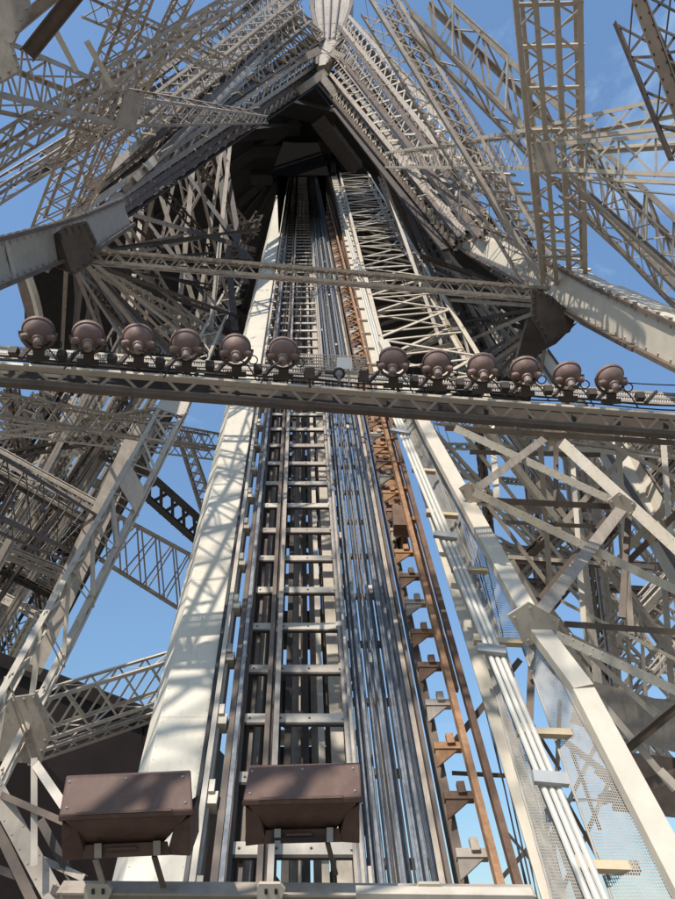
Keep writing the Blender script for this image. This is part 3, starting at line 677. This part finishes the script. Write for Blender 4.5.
mb.bar(P(315, 84, 61.5), P(446, 250, 24.5), .3, .1, AF); obj('plate', mb, SHADE, root); mb = MB()
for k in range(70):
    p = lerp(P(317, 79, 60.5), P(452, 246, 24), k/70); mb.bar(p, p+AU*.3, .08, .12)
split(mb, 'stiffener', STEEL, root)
mb = MB()
root = thing('bracket_row', 'row of small sunlit angle brackets along the right slope trusses', 'brackets', P(420, 170, 30))
for k in range(95):
    f = random.random()**.8; p = lerp(P(468, 222, 21), P(330, 52, 55), f)+AU*random.uniform(-.8, 3.0)*(1-.3*f)+AX*random.uniform(-1, 1)
    mb.bar(p, p+V((random.uniform(-.45, .45), random.uniform(-.2, .1), random.uniform(-.1, .3))), .055, .02)
split(mb, 'angle_bracket', PALE, root)

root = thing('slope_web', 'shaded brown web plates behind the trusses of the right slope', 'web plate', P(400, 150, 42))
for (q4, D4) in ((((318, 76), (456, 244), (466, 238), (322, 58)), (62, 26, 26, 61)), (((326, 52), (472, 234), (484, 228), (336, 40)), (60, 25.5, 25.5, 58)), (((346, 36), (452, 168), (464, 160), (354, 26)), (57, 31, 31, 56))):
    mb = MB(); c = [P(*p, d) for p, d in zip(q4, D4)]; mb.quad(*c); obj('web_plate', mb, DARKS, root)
for k in range(7):
    f = k/8; plank('steel_brace', 'long brown bar running along the right slope between the trusses', 'brace', (460+f*24, 236-f*26), lerp(23, 27, f), (326+f*26, 66-f*60), 58, 4.5+(k % 3)*2, .6, (DARKS, STEEL, PALE)[k % 3], 'long bars along the right slope', sec='L')
# ================================================================== LATTICE, upper right
MR = girder('upright lattice mast against the sky standing on the right box girder', (511, -20), (541, 284), (537, -20), (559, 286), 12.4, 17.0, T=0, bays=15, kind='Z', cs=.18, ls=.08, m=PALE)
girder('', (553, -20), (568, 286), (583, -20), (588, 288), 12.5, 17.1, T=0, bays=15, kind='Z', cs=.19, ls=.08, m=PALE, root=MR)
girder('', (518, -20), (545, 284), (577, -20), (584, 288), 13.4, 18.0, T=0, bays=11, kind='X', cs=.14, ls=.07, m=STEEL, root=MR)
for k in range(7):
    y = 5+k*42; x0, x1 = 512+.099*(y+20), 583+.016*(y+20); mb = MB(); D = 12.4+(y+20)*.0151; mb.bar(P(x0, y, D), P(x1, y-2, D), .07, .05); obj('cross_bar', mb, PALE, MR)
LR = girder('level lattice girder entering from right edge towards mast gusset', (740, 80), (552, 122), (740, 122), (548, 142), 11.5, 14.4, T=.9, bays=6, kind='X', cs=.13, ls=.07, m=PALE, full=False)
girder('', (740, 127), (552, 142), (740, 180), (552, 171), 11.3, 14.3, T=.8, bays=5, kind='X', cs=.14, ls=.075, m=PALE, posts=True, full=False, root=LR)
girder('level lattice girder left of mast receding to the slope', (552, 124), (385, 152), (555, 171), (385, 168), 14.2, 30, T=.9, bays=18, kind='X', cs=.14, ls=.07, m=PALE)
knuckle('square grey gusset where mast and level girder cross', [(531, 142), (556, 141), (558, 172), (534, 173)], 14.0, .04, STEEL)
girder('broad diagonal lattice stair girder falling to right edge', (430, -20), (735, 272), (410, 14), (735, 350), 16.5, 15.2, T=.8, bays=11, kind='N', cs=.23, ls=.095, m=STEEL)
girder('parallel lower diagonal girder from top to right box girder', (362, -14), (548, 292), (392, -14), (575, 292), 20, 17.5, T=1.0, bays=20, kind='X', cs=.2, ls=.07, m=STEEL)
girder('thin diagonal girder between stair girder and slope', (384, -14), (520, 226), (398, -14), (545, 236), 26, 21, T=.9, bays=20, kind='Z', cs=.18, ls=.08, m=DARKS)
girder('dark girder cutting the upper right corner', (632, -14), (692, 130), (674, -14), (735, 112), 8.6, 8.2, T=.6, bays=4, kind='X', cs=.13, ls=.06, m=DARKS)
plank('steel_brace', 'heavy dark beam cutting the upper right corner', 'brace', (636, -10), 8.3, (690, 140), 8.0, 13, .8, DARKS)
girder('lower right diagonal lattice running out under the stair girder', (566, 176), (735, 330), (600, 174), (735, 290), 14.5, 13, T=.6, bays=9, kind='Z', cs=.11, ls=.05, m=STEEL)
# handrails
def railing(label, posts, D):
    root = thing('handrail', label, 'handrail', P(*posts[0][0], D))
    for (a, b) in posts:
        mb = MB(); mb.tube([P(*a, D), P(*b, D)], .028, 6); obj('post', mb, PALE, root)
    for w in (0, 1):
        mb = MB(); mb.tube([P(*p[w], D) for p in posts], .024, 6); obj('rail', mb, PALE, root)
railing('stepped handrail left of the upright mast', [((453, 4), (453, 56)), ((508, 54), (506, 110))], 16)
railing('handrail posts at right under the level girder', [((608, 187), (607, 162)), ((647, 192), (646, 252)), ((690, 196), (688, 258))], 15)
railing('small handrail further down the diagonal', [((460, 190), (459, 222)), ((520, 196), (518, 236))], 20)
mb = MB()
root = thing('platform_bars', 'short level sunlit bars stepping down inside the right diagonal girders', 'bars', P(500, 220, 20)); random.seed(21)
for k in range(12):
    x = 470+k*8.5; y = 172+k*9.5; b = MB(); b.bar(P(x, y, 19.2), P(x+46-k, y+3, 18.6), .07, .05); obj('bar', b, PALE, root)

# ================================================================== INTERIOR under the platform
IG = 'shadowed braces under the platform, left'
fan = 'shadowed thin brace fanning from the left gusset'
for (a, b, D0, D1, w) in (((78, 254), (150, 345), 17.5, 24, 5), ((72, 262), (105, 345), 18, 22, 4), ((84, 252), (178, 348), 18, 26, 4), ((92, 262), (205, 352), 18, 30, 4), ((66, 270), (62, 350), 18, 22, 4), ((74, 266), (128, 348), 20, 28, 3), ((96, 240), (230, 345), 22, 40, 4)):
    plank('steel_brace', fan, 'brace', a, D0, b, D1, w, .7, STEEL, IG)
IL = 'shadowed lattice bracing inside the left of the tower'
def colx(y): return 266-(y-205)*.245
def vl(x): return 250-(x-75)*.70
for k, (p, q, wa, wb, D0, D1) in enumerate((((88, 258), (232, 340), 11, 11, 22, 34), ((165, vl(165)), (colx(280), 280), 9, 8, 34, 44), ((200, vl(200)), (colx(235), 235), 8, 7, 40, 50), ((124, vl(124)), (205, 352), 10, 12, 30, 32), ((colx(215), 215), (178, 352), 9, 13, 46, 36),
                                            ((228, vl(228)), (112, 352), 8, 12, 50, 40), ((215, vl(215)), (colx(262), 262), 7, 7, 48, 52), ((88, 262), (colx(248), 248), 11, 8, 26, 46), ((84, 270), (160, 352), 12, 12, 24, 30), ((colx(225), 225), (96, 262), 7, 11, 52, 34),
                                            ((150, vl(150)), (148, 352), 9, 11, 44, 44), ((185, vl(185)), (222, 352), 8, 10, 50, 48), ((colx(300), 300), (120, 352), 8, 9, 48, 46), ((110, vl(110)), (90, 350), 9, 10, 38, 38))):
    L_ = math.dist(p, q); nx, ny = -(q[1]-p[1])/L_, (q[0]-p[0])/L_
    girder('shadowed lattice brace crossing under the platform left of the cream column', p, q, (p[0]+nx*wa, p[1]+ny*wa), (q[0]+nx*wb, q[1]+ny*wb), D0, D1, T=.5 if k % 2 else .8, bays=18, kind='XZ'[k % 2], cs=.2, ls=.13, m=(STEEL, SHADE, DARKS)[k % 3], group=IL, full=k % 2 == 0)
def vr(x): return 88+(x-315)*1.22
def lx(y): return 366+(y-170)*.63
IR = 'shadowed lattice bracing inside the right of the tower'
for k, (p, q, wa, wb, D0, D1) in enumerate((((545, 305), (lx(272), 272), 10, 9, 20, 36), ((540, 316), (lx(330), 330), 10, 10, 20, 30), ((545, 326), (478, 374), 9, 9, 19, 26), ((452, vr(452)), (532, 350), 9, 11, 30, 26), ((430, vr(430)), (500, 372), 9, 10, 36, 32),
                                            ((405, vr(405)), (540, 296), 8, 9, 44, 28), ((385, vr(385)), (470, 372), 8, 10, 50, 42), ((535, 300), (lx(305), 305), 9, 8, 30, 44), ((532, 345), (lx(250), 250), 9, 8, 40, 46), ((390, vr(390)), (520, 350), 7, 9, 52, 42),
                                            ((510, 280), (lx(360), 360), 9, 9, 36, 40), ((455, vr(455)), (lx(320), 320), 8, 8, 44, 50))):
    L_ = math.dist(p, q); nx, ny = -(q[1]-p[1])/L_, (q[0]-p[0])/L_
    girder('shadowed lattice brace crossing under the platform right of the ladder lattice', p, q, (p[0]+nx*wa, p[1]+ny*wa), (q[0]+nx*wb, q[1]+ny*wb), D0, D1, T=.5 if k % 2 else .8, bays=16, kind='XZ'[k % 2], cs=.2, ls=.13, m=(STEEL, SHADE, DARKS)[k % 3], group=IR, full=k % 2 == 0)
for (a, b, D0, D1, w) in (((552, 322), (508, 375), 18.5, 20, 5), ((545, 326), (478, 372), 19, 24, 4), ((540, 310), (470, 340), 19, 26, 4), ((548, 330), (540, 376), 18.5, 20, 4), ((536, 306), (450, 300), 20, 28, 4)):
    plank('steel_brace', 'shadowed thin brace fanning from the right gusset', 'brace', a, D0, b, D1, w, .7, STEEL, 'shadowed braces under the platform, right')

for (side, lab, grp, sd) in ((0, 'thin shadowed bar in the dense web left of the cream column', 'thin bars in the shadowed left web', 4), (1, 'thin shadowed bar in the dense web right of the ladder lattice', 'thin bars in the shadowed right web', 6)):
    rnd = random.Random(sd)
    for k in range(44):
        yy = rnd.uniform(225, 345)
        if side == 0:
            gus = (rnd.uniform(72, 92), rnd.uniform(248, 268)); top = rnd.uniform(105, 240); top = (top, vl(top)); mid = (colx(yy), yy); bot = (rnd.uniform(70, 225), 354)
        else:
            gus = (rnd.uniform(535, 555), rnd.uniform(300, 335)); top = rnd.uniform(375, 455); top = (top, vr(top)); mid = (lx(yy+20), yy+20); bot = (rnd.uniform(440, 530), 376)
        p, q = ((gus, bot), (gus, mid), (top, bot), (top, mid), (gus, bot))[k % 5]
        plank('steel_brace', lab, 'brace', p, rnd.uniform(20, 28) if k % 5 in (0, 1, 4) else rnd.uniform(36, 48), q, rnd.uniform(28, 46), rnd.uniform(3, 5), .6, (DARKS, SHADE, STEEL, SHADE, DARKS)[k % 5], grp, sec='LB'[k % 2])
# ================================================================== LATTICE, lower left
girder('pale single-laced girder descending from mid left to the lower left corner', (164, 396), (-14, 712), (190, 402), (-20, 822), 20, 9.3, T=.32, bays=17, kind='Z', cs=.17, ls=.12, m=PALE, gus=((.04, .9), (.40, .9),))
girder('pale lattice continuing upward behind the spotlights to the cream column', (236, 268), (166, 396), (246, 272), (190, 402), 46, 20.4, T=.7, bays=14, kind='Z', cs=.17, ls=.1, m=PALE)
girder('dark girder slanting from left edge down behind the pale girder', (-40, 428), (110, 522), (-40, 500), (88, 560), 13.5, 22, T=.9, bays=9, kind='X', cs=.18, ls=.08, m=DARKS)
girder('open lattice girder crossing blue sky towards the cream column', (118, 515), (205, 562), (100, 562), (196, 622), 21, 24, T=.9, bays=5, kind='X', cs=.17, ls=.09, m=STEEL)
girder('upper left lattice girder just below the walkway girder', (-40, 384), (226, 434), (-40, 410), (226, 452), 16, 23, T=.8, bays=20, kind='X', cs=.13, ls=.06, m=STEEL)
girder('lattice girder beneath, meeting the pale gusset', (-40, 418), (226, 446), (-40, 430), (226, 462), 25, 27, T=.6, bays=22, kind='X', cs=.12, ls=.06, m=STEEL)
girder('dark crossed plate girder dropping to the cream column', (128, 452), (204, 520), (112, 472), (196, 546), 26, 27, T=.3, bays=7, kind='X', cs=.4, ls=.22, m=SHADE, full=False)
girder('steep crossed girder just left of the cream column', (186, 430), (218, 520), (176, 436), (204, 526), 30, 30, T=.5, bays=10, kind='X', cs=.16, ls=.08, m=STEEL)
plank('steel_post', 'grey box post behind the pale single-laced girder', 'post', (142, 424), 24, (30, 668), 18, 18, .8, STEEL, sec='B')
girder('sunlit lattice girder rising from lower left plate to the cream column', (34, 702), (178, 658), (30, 748), (172, 700), 11.5, 12.6, T=.5, bays=5, kind='X', cs=.11, ls=.06, m=PALE)
girder('lower twin of that lattice, dark behind', (30, 754), (168, 708), (28, 766), (166, 718), 11.8, 12.8, T=.4, bays=8, kind='Z', cs=.1, ls=.05, m=STEEL)
knuckle('riveted grey plate at the left edge above the floodlight', [(-20, 702), (36, 694), (52, 730), (40, 764), (-20, 760)], 10.6, .05, STEEL)
for (a, b, w, mm, lb) in (((-12, 776), (58, 905), 17, STEEL, 'broad grey beam sloping into the bottom left corner'), ((-16, 800), (34, 905), 9, DARKS, 'narrow brown beam under the broad one, bottom left corner'), ((34, 758), (34, 866), 6, PALE, 'thin upright post left of the brown floodlight'),
                          ((34, 762), (64, 806), 8, PALE, 'short pale strut behind the left floodlight'), ((-10, 790), (64, 822), 6, DARKS, 'dark bar running behind the left floodlight'), ((34, 856), (84, 878), 6, STEEL, 'low rail at bottom left under the floodlight'),
                          ((-10, 866), (60, 892), 7, SHADE, 'dark bar along the bottom left edge'), ((40, 820), (84, 900), 8, SHADE, 'shaded strut below left floodlight')):
    plank('steel_brace', lb, 'brace', a, 7.6, b, 7.0, w, .6, mm, sec='L')
FL = 'far lattice of the neighbouring tower leg, lower left'
random.seed(31)
def clutter(n, label, grp, inside, angs, seed, D0, D1, cl, lo, hi):
    rnd = random.Random(seed); made = 0; tries = 0
    while made < n and tries < 6000:
        tries += 1
        x, y = rnd.uniform(-30, 700), rnd.uniform(395, 880)
        if not inside(x, y): continue
        a = rnd.choice(angs)+rnd.uniform(-.05, .05); c_, s_ = math.cos(a), math.sin(a); x1, y1, g1 = x, y, 0
        while inside(x1+c_*4, y1+s_*4) and g1 < 70: x1 += c_*4; y1 += s_*4; g1 += 1
        g1 = 0
        while inside(x-c_*4, y-s_*4) and g1 < 70: x -= c_*4; y -= s_*4; g1 += 1
        L_ = math.dist((x, y), (x1, y1))
        if L_ < lo: continue
        D = rnd.uniform(D0, D1); w = rnd.uniform(6, 12); nx, ny = -s_*w, c_*w; k = made; made += 1
        girder(label, (x, y), (x1, y1), (x+nx, y+ny), (x1+nx, y1+ny), D, D*rnd.uniform(.9, 1.15), T=.6, bays=max(6, int(L_/w*.8)), kind='XZN'[k % 3], cs=.24, ls=.16, m=cl[k % len(cl)], group=grp, full=k % 3 == 0)
clutter(60, 'distant thin lattice member tangled behind the lower left girders', FL, lambda x, y: 388 < y < 720 and -40 < x < 176-(y-400)*.55, [R(-60), R(-58), R(27), R(24), R(80), R(-8)], 5, 30, 58, (STEEL, PALE, DARKS, STEEL, SHADE), 50, 150)
FR = 'far lattice of the neighbouring tower leg, lower right'
clutter(48, 'distant thin lattice member tangled behind the cream braces', FR, lambda x, y: y > 416 and x > 434+(y-440)*.55 and y < 890 and x < 715, [R(52), R(50), R(-48), R(-46), R(5), R(84), R(30)], 9, 24, 52, (STEEL, PALE, STEEL, PALE, DARKS), 60, 170)
rnd = random.Random(77)
for k in range(34):
    x, y = rnd.uniform(480, 700), rnd.uniform(430, 700)
    if x < 470+(y-440)*.6: continue
    a = rnd.choice((R(52), R(-48), R(27), R(4), R(86))); L_ = rnd.uniform(60, 130); c_, s_ = math.cos(a), math.sin(a)
    x0, y0, x1, y1 = x-c_*L_, y-s_*L_, x+c_*L_, y+s_*L_
    while x0 < 440+(y0-440)*.55 or y0 < 420: x0 += c_*4; y0 += s_*4
    while x1 < 440+(y1-440)*.55 or y1 < 420: x1 -= c_*4; y1 -= s_*4
    plank('steel_brace', 'thin pale diagonal bar in the layered web behind the cream braces', 'brace', (x0, y0), rnd.uniform(15.5, 20), (x1, y1), rnd.uniform(15.5, 20), rnd.uniform(3, 6), .7, (PALE, STEEL, CRE3, PALE)[k % 4], 'thin bars behind the cream braces', sec='L')
caisson('cream box girder seen behind the crossed braces at right', [((612, 418), (590, 424), 21), ((700, 552), (690, 590), 17)], CREAM, teeth=False)
caisson('cream box girder glimpsed between the right spotlights', [((548, 350), (536, 356), 24), ((598, 420), (580, 424), 21.5)], CREAM, teeth=False)
girder('lattice girder crossing level below the right spotlights', (440, 412), (735, 452), (440, 424), (735, 466), 17, 18, T=.6, bays=24, kind='X', cs=.1, ls=.05, m=STEEL)
girder('steep lattice girder behind the cream frame at far right', (690, 590), (560, 430), (690, 618), (545, 436), 19, 24, T=.7, bays=16, kind='X', cs=.14, ls=.06, m=STEEL)
plank('steel_plate', 'broad grey plate in shade behind the stringer, lower right', 'plate', (575, 700), 13, (700, 735), 13, 45, .1, STEEL, sec='B')
plank('steel_plate', 'dark shaded plate at the right edge behind the stringer', 'plate', (612, 780), 14, (700, 790), 14, 55, .1, SHADE, sec='B')

# ================================================================== BOTTOM EDGE: floodlights and gantry bar
root = thing('gantry_bar', 'grey horizontal bar with punched brackets along the bottom edge', 'bar', P(300, 892, 5))
mb = MB(); mb.ibeam(P(60, 897, 5.0), P(534, 901, 5.0), .14, .15, AU, .016); obj('bar', mb, STEEL, root)
for x in (97, 270, 430):
    mb = MB(); c = [P(x-13, 888, 4.9), P(x-11, 884, 4.9), P(x+10, 884, 4.9), P(x+15, 890, 4.9), P(x+9, 905, 4.9), P(x-13, 905, 4.9)]; mb.prism(c, AF*.03); obj('bracket', mb, PALE, root)
    mb = MB()
    for dx in (-4, 6): mb.bar(P(x+dx, 889, 4.895), P(x+dx, 894, 4.895), .02, .008, AF)
    split(mb, 'slot', RUBBER, root)
mb = MB(); mb.bar(P(356, 893, 4.86), P(532, 895, 4.86), .09, .05, AU); obj('cover_strip', mb, PALE, root)
def flood(label, x0, x1, yt, yb, skew, lx, D, clipdark):
    root = thing('floodlight', label, 'floodlight', P((x0+x1)/2, yb+60, D), 'brown floodlights at the bottom edge'); W = x1-x0
    def q(fx, y, dD=0): return P(x0+W*fx, y+skew*(.5-fx)*2, D+dD)
    # lid: sloping front face with rounded edges
    mb = MB(); mb.hexa([q(.055, yt, .22), q(1-.055*.3, yt, .22), q(1-.055*.3, yt-2, .62), q(.055, yt-2, .62), q(0, yb-2, 0), q(1, yb-2, 0), q(1, yb+4, .6), q(0, yb+4, .6)]); lid = obj('lid', mb, BROWN, root, bevel=.012)
    mb = MB(); mb.hexa([q(-.005, yb-2, -.012), q(1.005, yb-2, -.012), q(1.005, yb-2, .6), q(-.005, yb-2, .6), q(-.005, yb+3, -.012), q(1.005, yb+3, -.012), q(1.005, yb+3, .6), q(-.005, yb+3, .6)]); obj('lid_lip', mb, BROWN, lid, bevel=.004)
    mb = MB(); mb.hexa([q(.13, yb-5, -.005), q(.84, yb-5, -.005), q(.84, yb-5, .05), q(.13, yb-5, .05), q(.13, yb-2.2, -.016), q(.84, yb-2.2, -.016), q(.84, yb-2.2, .05), q(.13, yb-2.2, .05)]); obj('lid_seam', mb, BROWN, lid)
    # tapering reflector body with flared cheeks
    mb = MB(); mb.hexa([q(.04, yb+3, .06), q(.96, yb+3, .06), q(.96, yb+3, .58), q(.04, yb+3, .58), q(.22, yb+29, .26), q(.78, yb+29, .26), q(.78, yb+29, .5), q(.22, yb+29, .5)]); obj('body', mb, BROWN, root, bevel=.008)
    for s in (0, 1):
        e = (lambda f: f) if s == 0 else (lambda f: 1-f); mb = MB()
        r = [q(e(.02), yb+4, .08), q(e(.14), yb+14, .14), q(e(.20), yb+42, .2), q(e(.02), yb+44, .14)]
        mb.prism(r, AF*.3); obj('cheek', mb, BROWN, root, bevel=.006)
    mb = MB(); mb.hexa([q(.19, yb+28, .2), q(.81, yb+28, .2), q(.81, yb+28, .5), q(.19, yb+28, .5), q(.17, yb+42, .17), q(.83, yb+42, .17), q(.83, yb+42, .5), q(.17, yb+42, .5)]); obj('gear_box', mb, BROWN, root, bevel=.006)
    if not clipdark:
        mb = MB(); mb.hexa([q(.24, yb+36, .147), q(.68, yb+36, .147), q(.68, yb+36, .2), q(.24, yb+36, .2), q(.24, yb+41, .142), q(.68, yb+41, .142), q(.68, yb+41, .2), q(.24, yb+41, .2)]); obj('grille', mb, RUBBER, root)
    for (fx, fy) in ((.05, .12), (.95, .12), (.5, .1), (.03, .8), (.97, .8)):
        mb = MB(); mb.rivet(q(fx+(.5-fx)*.06, lerp(yt, yb-2, fy), lerp(.22, 0, fy)-.004), -AF, .011); obj('screw', mb, ZINC, lid)
    mb = MB(); mb.bar(q(.36, yb+33, .16), q(.58, yb+33, .16), .02, .02, AU); obj('handle', mb, BROWN, root, bevel=.005)
    for f in (.29, .73):
        mb = MB(); mb.bar(q(f-.03, yb+35, .15), q(f+.03, yb+35, .15), .012, .085, AF) if False else mb.hexa([q(f-.028, yb+27, .16), q(f+.028, yb+27, .16), q(f+.028, yb+27, .2), q(f-.028, yb+27, .2), q(f-.028, yb+42, .14), q(f+.028, yb+42, .14), q(f+.028, yb+42, .18), q(f-.028, yb+42, .18)]); obj('clip', mb, STEEL if clipdark else ZINC, root, bevel=.004)
        if clipdark or f > .5:
            mb = MB(); mb.bar(q(f-.02, yb+42, .24), q(f+.05, yb+74, .34), .035, .02, AF); obj('yoke_leg', mb, DARKS if f > .5 else STEEL, root)
    return root
flood('left brown floodlight in front of the cream column base', 59, 193, 775, 815, 3, 0, 4.6, True)
flood('right brown floodlight below the lift track sleepers', 243, 362, 766, 801, 1.5, 0, 4.9, False)

# ================================================================== members behind and above the viewer; their shadows fall across the track
for k, (x, y, t, roll, wd, mm) in enumerate(((215, 480, 36, .1, 1.3, STEEL), (190, 655, 16, -.12, 1.3, STEEL), (165, 705, 16, .22, 1.0, STEEL), (300, 790, 38, .5, 1.8, STEEL), (420, 600, 34, -.5, 1.2, STEEL), 
                                        (120, 800, 33, .9, 1.4, STEEL))):
    c = onR(x, y)+SUN*t; dr = V((math.cos(roll), 0, math.sin(roll))).normalized(); ac = dr.cross(SUN).normalized()*wd/2
    girder('lattice girder overhead behind the viewer that throws shadow on the track', None, None, None, None, 20, p3=(c-dr*9+ac, c+dr*9+ac, c-dr*9-ac, c+dr*9-ac), T=.9, bays=13, kind='X' if k % 2 else 'N', cs=.22, ls=.19, m=mm, full=False, group='girders behind the viewer')
for (x, y, D, roll) in ((150, 800, 4.6, 1.0), (290, 785, 4.9, .7)):
    c = P(x, y, D)+SUN*9; dr = V((math.cos(roll), 0, math.sin(roll))).normalized(); ac = dr.cross(SUN).normalized()*.28
    girder('lattice girder overhead behind the viewer that throws shadow on the track', None, None, None, None, 20, p3=(c-dr*4+ac, c+dr*4+ac, c-dr*4-ac, c+dr*4-ac), T=.4, bays=9, kind='Z', cs=.16, ls=.2, m=STEEL, full=False, group='girders behind the viewer')
# ================================================================== LIGHT AND SKY
el = math.asin(SUN.z); az = math.atan2(SUN.x, SUN.y)
sl = bpy.data.lights.new('sun', 'SUN'); sl.energy = 5.0; sl.angle = R(.53); sl.color = (1, .95, .86)
so = bpy.data.objects.new('sun', sl); COL.objects.link(so); so.rotation_euler = (-SUN).to_track_quat('-Z', 'Y').to_euler()
w = bpy.data.worlds.new('World'); scn.world = w; w.use_nodes = True
N = w.node_tree.nodes; L = w.node_tree.links; bg = N['Background']
sk = N.new('ShaderNodeTexSky'); sk.sky_type = 'NISHITA'; sk.sun_disc = False; sk.sun_elevation = el; sk.sun_rotation = az
sk.air_density = 1.0; sk.dust_density = .6; sk.ozone_density = 1.2
tc = N.new('ShaderNodeTexCoord'); mp = N.new('ShaderNodeMapping'); mp.inputs['Scale'].default_value = (1.6, 1.6, 3.2)
no = N.new('ShaderNodeTexNoise'); no.inputs['Scale'].default_value = 2.6; no.inputs['Detail'].default_value = 9; no.inputs['Roughness'].default_value = .62; no.inputs['Distortion'].default_value = .5
ra = N.new('ShaderNodeValToRGB'); ra.color_ramp.elements[0].position = .60; ra.color_ramp.elements[1].position = 1.0
ra.color_ramp.elements[0].color = (0, 0, 0, 1); ra.color_ramp.elements[1].color = (.35, .35, .35, 1)
mx = N.new('ShaderNodeMixRGB'); mx.inputs['Color2'].default_value = (6.5, 7.2, 8, 1)
L.new(tc.outputs['Generated'], mp.inputs['Vector']); L.new(mp.outputs['Vector'], no.inputs['Vector']); L.new(no.outputs['Fac'], ra.inputs['Fac'])
L.new(ra.outputs['Color'], mx.inputs['Fac']); L.new(sk.outputs['Color'], mx.inputs['Color1']); ti = N.new('ShaderNodeMixRGB'); ti.blend_type = 'MULTIPLY'; ti.inputs['Fac'].default_value = 1; ti.inputs['Color2'].default_value = (1.16, 1.32, 1.36, 1)
sx = N.new('ShaderNodeSeparateXYZ'); L.new(tc.outputs['Generated'], sx.inputs['Vector'])
ge = N.new('ShaderNodeMapRange'); ge.inputs['From Min'].default_value = -.05; ge.inputs['From Max'].default_value = .75; ge.inputs['To Min'].default_value = .42; ge.inputs['To Max'].default_value = 1.32
L.new(sx.outputs['Z'], ge.inputs['Value'])
m2 = N.new('ShaderNodeMixRGB'); m2.blend_type = 'MULTIPLY'; m2.inputs['Fac'].default_value = 1
L.new(mx.outputs['Color'], ti.inputs['Color1']); L.new(ti.outputs['Color'], m2.inputs['Color1']); L.new(ge.outputs['Result'], m2.inputs['Color2']); L.new(m2.outputs['Color'], bg.inputs['Color'])
bg.inputs['Strength'].default_value = .15
scn.view_settings.view_transform = 'Standard'; scn.view_settings.look = 'None'; scn.view_settings.exposure = 0
scn.render.engine = 'CYCLES'; scn.cycles.max_bounces = 4; scn.cycles.use_denoising = True
